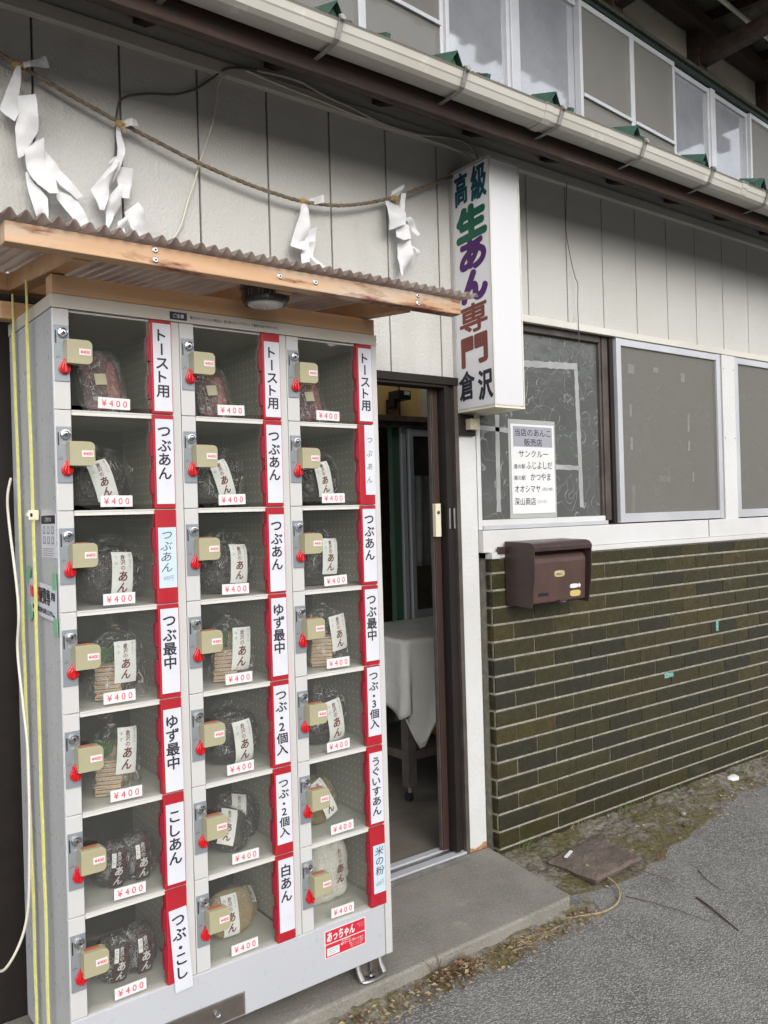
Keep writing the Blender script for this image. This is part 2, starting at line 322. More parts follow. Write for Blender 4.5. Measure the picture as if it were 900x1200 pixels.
# ------------------------------------------------------------------ mesh helpers
class MB:
    def __init__(s): s.v = []; s.f = []; s.m = []; s.mats = []
    def mi(s, name):
        if name not in s.mats: s.mats.append(name)
        return s.mats.index(name)
    def add(s, vs, fs, m):
        k = len(s.v); i = s.mi(m); s.v += [tuple(v) for v in vs]
        for f in fs: s.f.append(tuple(k+j for j in f)); s.m.append(i)
        return s
    def box(s, x0, x1, y0, y1, z0, z1, m, T=None):
        vs = [Vector((x, y, z)) for x in (x0, x1) for y in (y0, y1) for z in (z0, z1)]
        if T: vs = [T @ v for v in vs]
        return s.add(vs, [(0, 1, 3, 2), (4, 6, 7, 5), (0, 4, 5, 1), (2, 3, 7, 6), (0, 2, 6, 4), (1, 5, 7, 3)], m)
    def prism(s, poly, axis, a, b, m):
        """2-D outline extruded along an axis ('x': poly=(y,z); 'y': (x,z); 'z': (x,y))"""
        def p(q, t): return {'x': (t, q[0], q[1]), 'y': (q[0], t, q[1]), 'z': (q[0], q[1], t)}[axis]
        n = len(poly); vs = [p(q, a) for q in poly] + [p(q, b) for q in poly]
        fs = [tuple(range(n))[::-1], tuple(range(n, 2*n))] + [(i, (i+1) % n, n+(i+1) % n, n+i) for i in range(n)]
        return s.add(vs, fs, m)
    def tube(s, pts, r, m, n=8, cap=True):
        pts = [Vector(p) for p in pts]; k = len(pts); vs = []
        prev = None
        for i, p in enumerate(pts):
            d = (pts[min(i+1, k-1)] - pts[max(i-1, 0)]); d = d.normalized() if d.length > 1e-9 else Vector((0, 0, 1))
            a = prev if prev else (Vector((0, 0, 1)) if abs(d.z) < .9 else Vector((1, 0, 0)))
            e1 = (a - d*a.dot(d)).normalized(); e2 = d.cross(e1); prev = e1
            rr = r[i] if isinstance(r, (list, tuple)) else r
            vs += [p + (e1*math.cos(t) + e2*math.sin(t))*rr for t in (2*math.pi*j/n for j in range(n))]
        fs = [(i*n+j, i*n+(j+1) % n, (i+1)*n+(j+1) % n, (i+1)*n+j) for i in range(k-1) for j in range(n)]
        if cap: fs += [tuple(range(n))[::-1], tuple((k-1)*n+j for j in range(n))]
        return s.add(vs, fs, m)
    def lathe(s, prof, c, ax, m, n=20):
        """prof = (distance along axis, radius)"""
        ax = Vector(ax).normalized(); a = Vector((0, 0, 1)) if abs(ax.z) < .9 else Vector((1, 0, 0))
        e1 = (a - ax*a.dot(ax)).normalized(); e2 = ax.cross(e1); c = Vector(c)
        vs = [c + ax*t + (e1*math.cos(q) + e2*math.sin(q))*r for t, r in prof for q in (2*math.pi*j/n for j in range(n))]
        k = len(prof)
        fs = [(i*n+j, i*n+(j+1) % n, (i+1)*n+(j+1) % n, (i+1)*n+j) for i in range(k-1) for j in range(n)]
        fs += [tuple(range(n))[::-1], tuple((k-1)*n+j for j in range(n))]
        return s.add(vs, fs, m)
    def grid(s, fn, nu, nv, m, wrap=False):
        vs = [fn(i/nu, j/nv) for i in range(nu+1) for j in range(nv+1)]
        return s.add(vs, [(i*(nv+1)+j, (i+1)*(nv+1)+j, (i+1)*(nv+1)+j+1, i*(nv+1)+j+1) for i in range(nu) for j in range(nv)], m)
    def build(s, name, parent=None, base=None, bevel=0, smooth=False, solid=0, loc=None):
        b = Vector(base) if base is not None else (ROOT[parent.name] if parent is not None and parent.name in ROOT else Vector((0, 0, 0)))
        me = bpy.data.meshes.new(name)
        me.from_pydata([(v[0]-b.x, v[1]-b.y, v[2]-b.z) for v in s.v], [], s.f); me.update()
        for x in s.mats: me.materials.append(MATS[x])
        me.polygons.foreach_set('material_index', s.m)
        if smooth: me.polygons.foreach_set('use_smooth', [True]*len(s.f))
        o = bpy.data.objects.new(name, me); COL.objects.link(o)
        if parent is not None: o.parent = parent; ROOT[o.name] = b
        else: o.location = b; ROOT[o.name] = b
        if loc is not None: o.location = loc
        if solid:
            md = o.modifiers.new('solid', 'SOLIDIFY'); md.thickness = solid; md.offset = 0
        if bevel:
            md = o.modifiers.new('bevel', 'BEVEL'); md.width = bevel; md.segments = 2; md.limit_method = 'ANGLE'; md.angle_limit = rad(40)
        return o
ROOT = {}
def thing(name, base, label, cat, group=None):
    o = bpy.data.objects.new(name, None); COL.objects.link(o); o.location = base; o.empty_display_size = .1
    ROOT[o.name] = Vector(base); return tag(o, label, cat, group)
def tag(o, label, cat, group=None):
    o['label'] = label; o['category'] = cat
    if group: o['group'] = group
    return o
def struct(o, kind='structure'): o['kind'] = kind; return o
def part(name, mesh, parent, loc=(0, 0, 0), bevel=0):
    o = bpy.data.objects.new(name, mesh); COL.objects.link(o); o.parent = parent; o.location = loc
    if bevel:
        md = o.modifiers.new('bevel', 'BEVEL'); md.width = bevel; md.segments = 2; md.limit_method = 'ANGLE'; md.angle_limit = rad(40)
    return o
def mesh(mb, name):
    me = bpy.data.meshes.new(name); me.from_pydata(mb.v, [], mb.f); me.update()
    for x in mb.mats: me.materials.append(MATS[x])
    me.polygons.foreach_set('material_index', mb.m); return me

# lettering: glyph outlines of Blender's built-in font as flat meshes
_G = {}
def glyph(txt, bold=0.0, res=3):
    k = (txt, bold, res)
    if k not in _G:
        c = bpy.data.curves.new('g', 'FONT'); c.body = txt; c.size = 1; c.resolution_u = res; c.fill_mode = 'FRONT'
        o = bpy.data.objects.new('g', c); COL.objects.link(o)
        dg = bpy.context.evaluated_depsgraph_get()
        me = bpy.data.meshes.new_from_object(o.evaluated_get(dg))
        vs = [(v.co.x, v.co.y) for v in me.vertices]; fs = [tuple(p.vertices) for p in me.polygons]
        bpy.data.objects.remove(o); bpy.data.curves.remove(c); bpy.data.meshes.remove(me)
        _G[k] = (vs, fs)
    return _G[k]
def heavy(r):
    """offsets that thicken a stroke: copies shifted in a ring, each a hair above the last"""
    if r <= 1e-5: return [(0, 0, 0)]
    n = 10 if r > .003 else 6
    return [(0, 0, 0)] + [(r*math.cos(t), r*math.sin(t), 2.5e-5*(i+1)) for i, t in enumerate(2*math.pi*k/n for k in range(n))]
def lifted(fn, u, v, e):
    p = Vector(fn(u, v))
    if e:
        d = 1e-3; n = (Vector(fn(u+d, v))-p).cross(Vector(fn(u, v+d))-p)
        if n.length > 0: p += n.normalized()*e
    return p
def line(mb, txt, cx, cy, w, h, fn, m, bold=0.0, keep=False, shear=0.0, rot=0.0, res=3):
    """horizontal writing fitted into w x h around (cx, cy); fn maps (u, v) to space"""
    vs, fs = glyph(txt, 0, res)
    if not vs: return
    x0 = min(v[0] for v in vs); x1 = max(v[0] for v in vs); y0 = min(v[1] for v in vs); y1 = max(v[1] for v in vs)
    sx = w/max(x1-x0, 1e-6); sy = h/max(y1-y0, 1e-6)
    if keep: sx = sy = min(sx, sy)
    cr, sr = math.cos(rot), math.sin(rot)
    for du, dv, up_ in heavy(bold*math.sqrt(sx*sy)):
        out = []
        for x, y in vs:
            a = (x-(x0+x1)/2)*sx; b = (y-(y0+y1)/2)*sy; a += shear*b
            out.append(lifted(fn, cx + a*cr - b*sr + du, cy + a*sr + b*cr + dv, up_))
        mb.add(out, fs, m)
def column(mb, txt, cx, top, em, fn, m, bold=0.0, sx=1.0, step=1.0, shear=0.0, jit=0.0, res=3):
    """vertical writing, one cell of size em per character"""
    y = top
    for ch in txt:
        vs, fs = glyph(ch, 0, res)
        if vs:
            x0 = min(v[0] for v in vs); x1 = max(v[0] for v in vs); y0 = min(v[1] for v in vs); y1 = max(v[1] for v in vs)
            ox, oy = (x0+x1)/2, (.38 if ord(ch) > 0x2000 else (y0+y1)/2)
            if ch in 'ーっゃ・つくへ':
                oy = (y0+y1)/2
            j = random.uniform(-jit, jit)
            for du, dv, up_ in heavy(bold*em):
                out = []
                for x, yy in vs:
                    a = (x-ox)*em; b = (yy-oy)*em
                    if ch == 'ー': a, b = b, -a
                    a *= sx; a += shear*b
                    out.append(lifted(fn, cx + a + j*em + du, y - em*.5 + b + dv, up_))
                mb.add(out, fs, m)
        y -= em*step*(.8 if ch in '・' else 1)
    return y
def nz(p, s=1.0, seed=0): return noise.noise(Vector((p[0]*s+seed*7.3, p[1]*s+seed*3.1, p[2]*s-seed*5.7)))

# ================================================================== GROUND
mb = MB(); mb.box(-40, 60, -45, 12, -.6, -.034, 'asphalt'); struct(mb.build('road'))
def slab():
    mb = MB()
    n = 60
    edge = []
    mb2 = [(-.6, -.515), (2.295, -.515), (2.312, -.50), (2.395, -.002), (-.6, -.002)]
    mb.prism(mb2, 'z', -.3, .030, 'step_concrete')
    struct(mb.build('concrete_step', bevel=.008))
slab()
def dirt():
    mb = MB(); nu, nv = 260, 60
    def edge(x):
        pts = [(2.38, .36), (2.55, .47), (2.9, .43), (3.3, .35), (3.8, .24), (4.3, .20), (6.5, .2)]
        for (a, b), (c, d) in zip(pts, pts[1:]):
            if x <= c: return b + (d-b)*(x-a)/(c-a) + .045*nz((x, 0, 0), 6)
        return .2
    def f(u, v):
        x = 2.30 + u*4.2; e = edge(max(x, 2.381)); y = -v*e - .02
        if x < 2.42: y = min(y, -.02)
        h = -.004*(1-v) - .034*v**1.5 + (.012*nz((x, y, 0), 9) + .009*nz((x, y, 0), 30) + .005*nz((x, y, 3), 80))*(1-v**3)
        return (x, y, max(h, -.06) if v < 1 else -.05)
    mb.grid(f, nu, nv, 'dirt'); struct(mb.build('dirt_strip', smooth=True))
    mb = MB()
    def g(u, v):      # a run of grit and dead moss along the foot of the step
        x = -.2 + u*2.6; y = -.505 - v*(.10 + .04*nz((x, 1, 0), 5)); 
        return (x, y, -.005 - .034*v + .012*nz((x, y, 0), 22)*(1-v) + .006*nz((x, y, 0), 60)*(1-v) if v < 1 else -.05)
    mb.grid(g, 200, 14, 'dirt'); struct(mb.build('grit_strip', smooth=True))
dirt()
def hill():  # unseen mass opposite, added and shaped to darken reflections in the glass
    mb = MB()
    def f(u, v):
        x = -60 + u*120; y = -26 - 9*v
        h = (4.0 + 6.0*min(1, max(0, (x+4)/8)))*math.sin(min(v*1.6, 1)*math.pi/2) + 2.6*nz((x, y, 0), .16)*v + 1.6*nz((x, y, 0), .5)*v + .9*nz((x, y, 0), 1.3)*min(1, v*3)
        return (x, y, -.5 + h)
    mb.grid(f, 160, 24, 'hill'); struct(mb.build('reflection_hill'))
hill()

# ================================================================== BUILDING
B = thing('shop_building', (3.0, 0.2, 0.0), 'two-storey shop with pale siding above a dark olive tiled wall', 'building')
# siding panels with open grooves
mb = MB(); g0, gp = .6935, .2545
for k in range(-3, 23):
    xa, xb = g0+gp*k+.0035, g0+gp*(k+1)-.0035
    if xb < 1.30: za = 2.055
    elif xb <= 2.28: za = 1.925
    elif xa < 2.3: za = 1.79
    else: za = 2.20
    mb.box(xa, xb, 0, .03, za, 2.86, 'siding')
mb.box(-.1, 2.28, .021, .06, 1.93, 2.95, 'groove'); mb.box(2.28, 6.6, .021, .06, 2.2, 2.95, 'groove')
mb.build('siding', B, bevel=.0012)
mb = MB(); mb.box(-.1, 6.6, -.028, -.001, 2.842, 2.884, 'trim_paint'); mb.box(-.1, 6.6, -.012, -.001, 2.884, 2.95, 'trim_paint'); mb.build('cornice_strip', B, bevel=.002)
mb = MB(); mb.box(2.455, 6.6, -.028, -.001, 2.196, 2.226, 'trim_paint'); mb.build('band_strip', B, bevel=.002)
# dark boarding left of the doorway, behind the locker
mb = MB()
x = -.1
while x < 1.32:
    mb.box(x, x+.115, .0, .0205, -.03, 2.053, 'frame_brown'); x += .12
mb.box(-.1, 1.34, .0615, .09, -.03, 2.0, 'groove'); mb.box(-.1, 1.30, .021, .0605, -.03, 1.93, 'groove')
mb.build('dark_boarding', B, bevel=.002)
# pillar
mb = MB(); mb.box(2.277, 2.388, -.004, .09, .028, 1.79, 'stucco_white')
mb.prism([(2.2765, .0285), (2.3885, .0285), (2.3885, .052), (2.372, .058), (2.35, .047), (2.325, .040), (2.298, .049), (2.2765, .066)], 'y', -.0052, .02, 'rust_edge')
mb.build('pillar', B, bevel=.003)
# brick dado
def bricks():
    mb = MB(); z0 = .0154-.0703; x0, x1 = 2.428, 6.6
    mb.box(x0+.003, x1, -.0312, .06, -.05, 1.20, 'mortar')
    for r in range(0, 19): mb.box(x0+.002, x1, -.0352, -.0314, z0+r*.0703-.0039, min(z0+r*.0703+.0039, 1.199), 'mortar')
    L, J = .2413, .006; H, JH = .0703, .0108
    rnd = random.Random(3)
    for r in range(0, 18):
        za, zb = z0 + r*H + JH/2, z0 + (r+1)*H - JH/2
        zb = min(zb, 1.196)
        if za > 1.19: continue
        off = 0 if r % 2 else L/2
        xs = 2.79 - 2*L + off
        while xs < x1:
            a, b = max(xs+J/2, x0), min(xs+L-J/2, x1)
            if b - a > .02:
                w = [3, 3, 3, 2, 3, 2] if za > .7 else ([2, 3, 1, 4, 3, 3] if za > .3 else [1, 3, 0, 4, 2, 5])
                t = rnd.choices(TILES, w)[0]; d = rnd.uniform(-.0012, .0012)
                mb.box(a, b, -.036+d, -.02, za, zb, t)
            xs += L
        t = rnd.choice(TILES); mb.box(x0-.001, x0+.008, -.024, .0, za, zb, t)   # tiles of the end return
    o = mb.build('tile_dado', B, bevel=.0016)
bricks()
mb = MB(); mb.box(2.424, 2.47, -.045, -.002, 1.199, 1.226, 'sill_white'); mb.box(2.47, 6.6, -.040, -.002, 1.202, 1.225, 'sill_white')
mb.box(2.391, 6.6, -.030, .06, 1.226, 1.316, 'sill_white'); mb.box(4.01, 4.016, -.0315, -.02, 1.228, 1.316, 'groove')
mb.build('window_apron', B, bevel=.002)
def window(x0, x1, z0, z1, fr, fw, pane, mesh_on, y=-.012, depth=.05):
    f = MB()
    f.box(x0, x0+fw, y, y+depth, z0, z1, fr); f.box(x1-fw, x1, y, y+depth, z0, z1, fr)
    f.box(x0+fw, x1-fw, y+.002, y+depth-.002, z0, z0+fw*1.25, fr); f.box(x0+fw, x1-fw, y+.002, y+depth-.002, z1-fw, z1, fr)
    f.box(x0+fw, x0+fw+.004, y+.012, y+.03, z0+fw, z1-fw, 'groove'); f.box(x1-fw-.004, x1-fw, y+.012, y+.03, z0+fw, z1-fw, 'groove')
    o = f.build('window', B, bevel=.002)
    p = MB(); p.box(x0+fw*.8, x1-fw*.8, y+.026, y+.031, z0+fw, z1-fw*.8, pane); p.build('pane', o)
    if mesh_on:
        q = MB(); q.box(x0+fw*.8, x1-fw*.8, y+.012, y+.0135, z0+fw, z1-fw*.8, 'insect_mesh'); q.build('insect_screen', o)
    return o
# first window: old dark frame, figured glass, tape traces
f = MB(); f.box(2.391, 2.412, -.006, .06, 1.318, 2.194, 'sill_white'); f.box(2.412, 3.21, .0, .06, 1.318, 1.358, 'sill_white'); f.box(2.412, 3.21, -.016, .0, 1.318, 1.336, 'aluminium')
f.box(3.222, 3.262, .004, .06, 1.336, 2.194, 'frame_old'); f.box(3.208, 3.221, .012, .06, 1.358, 2.18, 'frame_old'); f.box(3.263, 3.288, -.008, .06, 1.318, 2.194, 'frame_brown')
f.box(2.412, 3.21, .004, .06, 2.165, 2.194, 'frame_old')
w1 = f.build('window', B, bevel=.002); w1['label'] = 'window with an old brown frame and dark figured glass'
p = MB(); p.box(2.405, 3.215, .028, .034, 1.35, 2.18, 'figured_glass'); p.build('pane', w1)
def tape(x0, z0, x1, z1, w, y=.0265):
    t = MB(); d = Vector((x1-x0, 0, z1-z0)); L = d.length; d.normalize(); nrm = Vector((-d.z, 0, d.x)); k = max(3, int(L/.02)); vs = []
    for i in range(k+1):
        c = Vector((x0, y, z0)) + d*(L*i/k); ww = w*.5*(1+.35*nz((i*.9, x0*9, z0*7), 1.3))
        for sgn in (-1, 1):
            for yy in (0, .0012): vs.append(c + nrm*ww*sgn + Vector((0, yy, 0)))
    fs = []
    for i in range(k):
        a = i*4; b = a+4; fs += [(a, b, b+2, a+2), (a+1, a+3, b+3, b+1), (a, a+1, b+1, b), (a+2, b+2, b+3, a+3)]
    fs += [(0, 2, 3, 1), (k*4, k*4+1, k*4+3, k*4+2)]
    t.add(vs, fs, 'cloth_grey'); t.build('tape_trace', w1)
tape(2.545, 1.80, 2.54, 1.39, .024); tape(3.06, 2.03, 3.075, 1.40, .026); tape(2.50, 2.02, 3.07, 2.045, .028); tape(2.90, 1.583, 3.06, 1.58, .022); tape(2.43, 1.742, 2.61, 1.735, .02)
w2 = window(3.296, 4.176, 1.322, 2.194, 'aluminium', .034, 'figured_glass_pale', True, y=-.022)
for (x, z, w, h) in ((3.43, 2.06, .05, .045), (3.63, 2.07, .04, .025), (3.86, 2.05, .035, .045), (3.42, 1.86, .018, .06), (3.42, 1.70, .020, .06), (3.90, 1.82, .016, .09), (3.90, 1.70, .016, .05), (3.93, 1.54, .012, .05), (3.68, 1.53, .10, .03), (3.42, 1.42, .03, .16)):
    t = MB(); T = Matrix.Translation((x, .0, z)) @ Matrix.Rotation(rad(3), 4, 'Y')
    t.box(-w/2, w/2, -.0015, -.0005, -h/2, h/2, 'paper' if h < .1 and w < .1 else 'cloth_grey', T); t.build('tape_trace', w2)
w3 = window(4.318, 5.198, 1.322, 2.194, 'aluminium', .034, 'figured_glass_pale', True, y=-.022)
window(5.21, 6.09, 1.322, 2.194, 'aluminium', .034, 'figured_glass_pale', True, y=-.022)
mb = MB(); mb.box(4.186, 4.310, -.026, .05, 1.226, 2.194, 'stucco_white')
for z in (1.30, 1.75, 2.12):
    for x in (4.20, 4.296): mb.lathe([(0, .004), (.002, .003)], (x, -.026, z), (0, -1, 0), 'dark_steel', 8)
mb.build('window_post', B, bevel=.002)
mb = MB(); mb.box(2.391, 6.6, .05, .09, 1.2, 2.2, 'groove'); mb.build('window_backing', B)
# things seen dimly through the screened windows
# doorway
mb = MB()
mb.box(1.30, 2.277, -.03, .075, 1.895, 1.926, 'frame_brown'); mb.box(1.30, 2.212, -.022, .045, 1.884, 1.8948, 'frame_brown')
mb.box(2.212, 2.232, -.020, .075, .058, 1.895, 'frame_brown'); mb.box(2.234, 2.256, -.012, .075, .058, 1.895, 'frame_brown'); mb.box(2.257, 2.2765, -.026, .075, .040, 1.895, 'frame_old')
mb.box(1.30, 1.34, -.022, .075, .04, 1.895, 'frame_brown')
for x in (2.222, 2.246): mb.box(x-.004, x+.004, -.0215, -.019, 1.33, 1.41, 'steel')
mb.build('door_frame', B, bevel=.002)
mb = MB()
mb.box(1.34, 2.256, -.045, -.028, .031, .047, 'steel'); mb.box(1.34, 2.256, -.028, .01, .031, .053, 'aluminium'); mb.box(1.34, 2.256, .012, .04, .031, .050, 'steel'); mb.box(1.34, 2.256, .042, .075, .031, .056, 'aluminium')
mb.build('threshold', B, bevel=.001)
f = MB(); f.box(2.183, 2.212, .025, .055, .06, 1.89, 'frame_redbrown'); f.box(2.179, 2.1828, .030, .05, .06, 1.885, 'frame_old')
sd_ = f.build('sliding_door', B, bevel=.002)
f = MB(); f.box(2.170, 2.197, .004, .024, 1.30, 1.43, 'cream_light'); f.lathe([(0, .008), (.003, .007)], (2.184, .004, 1.395), (0, -1, 0), 'dark_steel', 12); f.build('latch', sd_, bevel=.002)
# interior
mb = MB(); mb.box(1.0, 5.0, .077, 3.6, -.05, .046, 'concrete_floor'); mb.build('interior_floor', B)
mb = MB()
mb.box(1.0, 1.05, 2.0, 3.6, .046, 2.6, 'inside_wall'); mb.box(5.0, 5.05, .09, 3.6, .046, 2.6, 'inside_wall'); mb.box(1.05, 5.0, 3.55, 3.6, .046, 2.6, 'inside_wall')  # left wall cut short, out of view, to let daylight into the room
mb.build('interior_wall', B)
mb = MB(); mb.box(1.0, 1.7, .09, 3.6, 2.6, 2.65, 'inside_dark'); mb.box(3.7, 5.05, .09, 3.6, 2.6, 2.65, 'inside_dark'); mb.box(1.7, 3.7, 1.22, 3.6, 2.6, 2.65, 'inside_dark'); mb.build('interior_ceiling', B)  # ceiling left open under the added skylight
mb = MB(); mb.box(1.05, 5.0, 1.30, 1.36, 1.951, 2.6, 'yellow_wood'); mb.box(3.03, 3.04, 1.296, 1.2998, 1.951, 2.6, 'brown_board')
mb.box(3.19, 3.26, 1.285, 1.2998, 1.951, 2.6, 'cream_light'); mb.build('wood_panel', B)
mb = MB(); mb.box(1.05, 5.0, 1.25, 1.36, 1.918, 1.950, 'brown_board'); mb.box(1.05, 5.0, 1.27, 1.36, 1.89, 1.9175, 'steel'); mb.build('inner_lintel', B, bevel=.002)
f = MB()
f.box(3.045, 3.075, 1.30, 1.33, .05, 1.89, 'aluminium'); f.box(3.085, 3.115, 1.28, 1.31, .05, 1.885, 'aluminium'); f.box(3.115, 3.9, 1.283, 1.307, 1.84, 1.885, 'aluminium'); f.box(3.115, 3.9, 1.283, 1.307, .74, .83, 'aluminium'); f.box(3.9, 3.93, 1.28, 1.31, .05, 1.885, 'aluminium')
f.box(3.115, 3.9, 1.29, 1.30, .10, .74, 'inside_wall')
idr = f.build('inner_sliding_door', B, bevel=.002)
p = MB(); p.box(3.115, 3.9, 1.292, 1.297, .83, 1.84, 'glass'); p.build('pane', idr)
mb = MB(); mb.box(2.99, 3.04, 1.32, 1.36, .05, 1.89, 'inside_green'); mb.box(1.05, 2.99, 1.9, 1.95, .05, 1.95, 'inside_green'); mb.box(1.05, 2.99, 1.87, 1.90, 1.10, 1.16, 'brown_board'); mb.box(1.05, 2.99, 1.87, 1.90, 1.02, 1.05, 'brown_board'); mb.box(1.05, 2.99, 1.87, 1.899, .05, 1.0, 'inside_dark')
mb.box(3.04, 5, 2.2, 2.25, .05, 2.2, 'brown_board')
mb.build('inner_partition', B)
# eaves
mb = MB()
def slope(y): return 2.800 + .36*(y+.40)
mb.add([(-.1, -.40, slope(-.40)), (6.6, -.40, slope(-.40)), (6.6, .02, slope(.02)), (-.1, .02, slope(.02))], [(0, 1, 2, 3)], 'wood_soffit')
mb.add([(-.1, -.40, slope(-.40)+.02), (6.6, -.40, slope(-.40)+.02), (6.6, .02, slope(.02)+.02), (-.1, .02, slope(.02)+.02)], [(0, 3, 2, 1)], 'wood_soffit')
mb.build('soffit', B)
for k in range(15):
    x = .10 + k*.4545
    mb = MB(); T = Matrix.Translation((x, -.20, slope(-.20)-.027)) @ Matrix.Rotation(math.atan(.36), 4, 'X')
    mb.box(-.022, .022, -.17, .20, .004, .026, 'wood_dark', T); mb.build('rafter', B, bevel=.003)
mb = MB(); mb.box(-.1, 6.6, -.405, -.372, 2.717, 2.84, 'wood_dark'); mb.build('fascia_board', B, bevel=.004)
def roof():
    mb = MB(); a0 = rad(5.1)
    zr = lambda y: 2.854 + .40*(y+.466)
    for (xa, xb, ya, yb) in ((-.1, 1.75, -.466, 1.9), (3.65, 6.6, -.466, 1.9), (1.75, 3.65, -.466, .16), (1.75, 3.65, 1.1, 1.9)):     # gap = unseen opening added to let daylight into the entry
        mb.add([(xa, ya, zr(ya)), (xb, ya, zr(ya)), (xb, yb, zr(yb)), (xa, yb, zr(yb))], [(0, 1, 2, 3)], 'roof_green')
    mb.box(-.1, 6.6, -.475, -.40, 2.832, 2.853, 'roof_dirty')
    x = -.1
    while x < 6.6:
        T = Matrix.Translation((x, -.466, 2.855)) @ Matrix.Rotation(math.atan(.40), 4, 'X'); mb.box(-.009, .009, 0, .62 if 1.75 < x < 3.65 else 2.4, 0, .022, 'roof_green', T); x += .43
    # moss and grit caught behind the gutter lip
    rnd = random.Random(5)
    for i in range(420):
        x = rnd.uniform(0, 6.2); r = rnd.uniform(.006, .018)
        mb.lathe([(0, r), (r*.6, r*.8), (r*.9, r*.2)], (x, -.445+rnd.uniform(-.02, .03), 2.852+rnd.uniform(0, .006)), (0, .2, 1), 'roof_dirty', 5)
    return mb.build('lean_to_roof', B)
rf = roof()
mb = MB(); mb.add([(1.74, .15, 3.106), (3.66, .15, 3.106), (3.66, 1.11, 3.49), (1.74, 1.11, 3.49)], [(0, 1, 2, 3)], 'glass'); mb.build('added_skylight', rf, solid=.004)  # unseen pane over the roof opening added to brighten the interior
for x in (0.980, 1.467, 1.956, 2.451, 2.946, 3.440, 3.934, 4.429, 4.923):     # folded metal snow stops
    mb = MB(); y, z = -.412, 2.882
    mb.add([(x-.045, y, z), (x+.045, y, z), (x, y-.010, z+.066), (x-.045, y+.10, z+.04), (x+.045, y+.10, z+.04), (x, y+.115, z+.106)],
           [(0, 3, 5, 2), (1, 2, 5, 4), (0, 1, 4, 3)], 'roof_green')
    mb.add([(x-.036, y+.022, z+.008), (x+.036, y+.022, z+.008), (x, y+.014, z+.056)], [(0, 1, 2)], 'roof_green')
    o = mb.build('snow_stop', rf, solid=.004)
def gutter():
    mb = MB()
    prof = [(-0.4155, 2.8240), (-0.4201, 2.7744), (-0.4360, 2.7641), (-0.4909, 2.7641), (-0.5046, 2.7729), (-0.5114, 2.7934), (-0.5148, 2.7977), (-0.5183, 2.8182), (-0.5251, 2.8226), (-0.5183, 2.8270), (-0.5103, 2.8219), (-0.5069, 2.7977), (-0.5000, 2.7773), (-0.4863, 2.7693), (-0.4406, 2.7693), (-0.4269, 2.7773), (-0.4223, 2.8240)]
    n = 60; vs = []; X0, X1 = -.2, 6.6
    for i in range(n+1):
        x = X0 + (X1-X0)*i/n; dz = -.002*(x-2.2) + .0035*nz((x, 0, 0), 1.3)
        vs += [(x, y, z+dz) for y, z in prof]
    k = len(prof); fs = [(i*k+j, (i+1)*k+j, (i+1)*k+(j+1) % k, i*k+(j+1) % k) for i in range(n) for j in range(k)]
    mb.add(vs, fs, 'gutter')
    o = mb.build('gutter', B, smooth=False, bevel=.0)
    for x in (2.302, 3.585):
        c = MB(); c.prism([(y-.003 if y < -.47 else y+.003, z-.003 if z < 2.77 else z) for y, z in prof[:10]] + [prof[10], prof[16]], 'x', x-.02, x+.02, 'gutter'); c.build('coupling', o)
    for x in (0.914, 1.400, 1.889, 2.355, 2.839, 3.314, 3.766, 4.237, 4.716):
        c = MB(); pts = [(-0.4064, 2.7510), (-0.4429, 2.7539), (-0.4943, 2.7576), (-0.5114, 2.7670), (-0.5217, 2.7963), (-0.5297, 2.8219), (-0.5240, 2.8343), (-0.5080, 2.8313)]
        pts = [(x + .012*(i-3)/4, y-.002, z-.002*(x-2.2)) for i, (y, z) in enumerate(pts)]
        
        vs = [(px+sx, py+e, pz) for px, py, pz in pts for sx in (-.0085, .0085) for e in (0, .003)]
        fs = []
        for i in range(len(pts)-1):
            a, b = i*4, i*4+4; fs += [(a, a+2, b+2, b), (a+1, b+1, b+3, a+3), (a, b, b+1, a+1), (a+2, a+3, b+3, b+2)]
        fs += [(0, 1, 3, 2), (len(vs)-4, len(vs)-2, len(vs)-1, len(vs)-3)]
        c.add(vs, fs, 'bracket'); c.lathe([(-.004, .010), (.004, .010)], (pts[-3][0], pts[-3][1]-.002, pts[-3][2]), (0, -1, .3), 'bracket', 10); c.build('bracket', o)
gutter()
# second storey, set back and turned slightly
a0 = rad(5.1)
UT = Matrix.Translation((2.5, 1.15, 0)) @ Matrix.Rotation(a0, 4, 'Z')
mb = MB(); mb.box(-3.6, 6.5, .08, .14, 2.9, 5.6, 'plaster', UT); mb.build('plaster_wall', B)
mb = MB(); mb.box(-3.6, 6.5, -.05, .08, 4.965, 5.03, 'hood_green', UT); mb.box(-3.6, 6.5, -.075, -.05, 5.0, 5.03, 'roof_dirty', UT); mb.build('window_hood', B, bevel=.003)
def swin(u0, u1, pane, screen, rail, z0=3.2, z1=4.955, y=0.0, fw=.03):
    f = MB()
    f.box(u0, u0+fw, y-.02, y+.03, z0, z1, 'aluminium', UT); f.box(u1-fw, u1, y-.02, y+.03, z0, z1, 'aluminium', UT)
    f.box(u0+fw, u1-fw, y-.018, y+.028, z1-fw*1.3, z1, 'aluminium', UT); f.box(u0+fw, u1-fw, y-.018, y+.028, z0, z0+.05, 'aluminium', UT)
    if rail: f.box(u0+fw, u1-fw, y-.030, y-.019, 4.275, 4.30, 'aluminium', UT)
    o = f.build('window', B, bevel=.002)
    p = MB(); p.box(u0+fw*.7, u1-fw*.7, y+.002, y+.008, z0+.03, z1-fw, pane, UT); p.build('pane', o)
    if screen:
        p = MB(); p.box(u0+fw*.7, u1-fw*.7, y-.012, y-.0105, z0+.03, z1-fw, 'insect_mesh', UT); p.build('insect_screen', o)
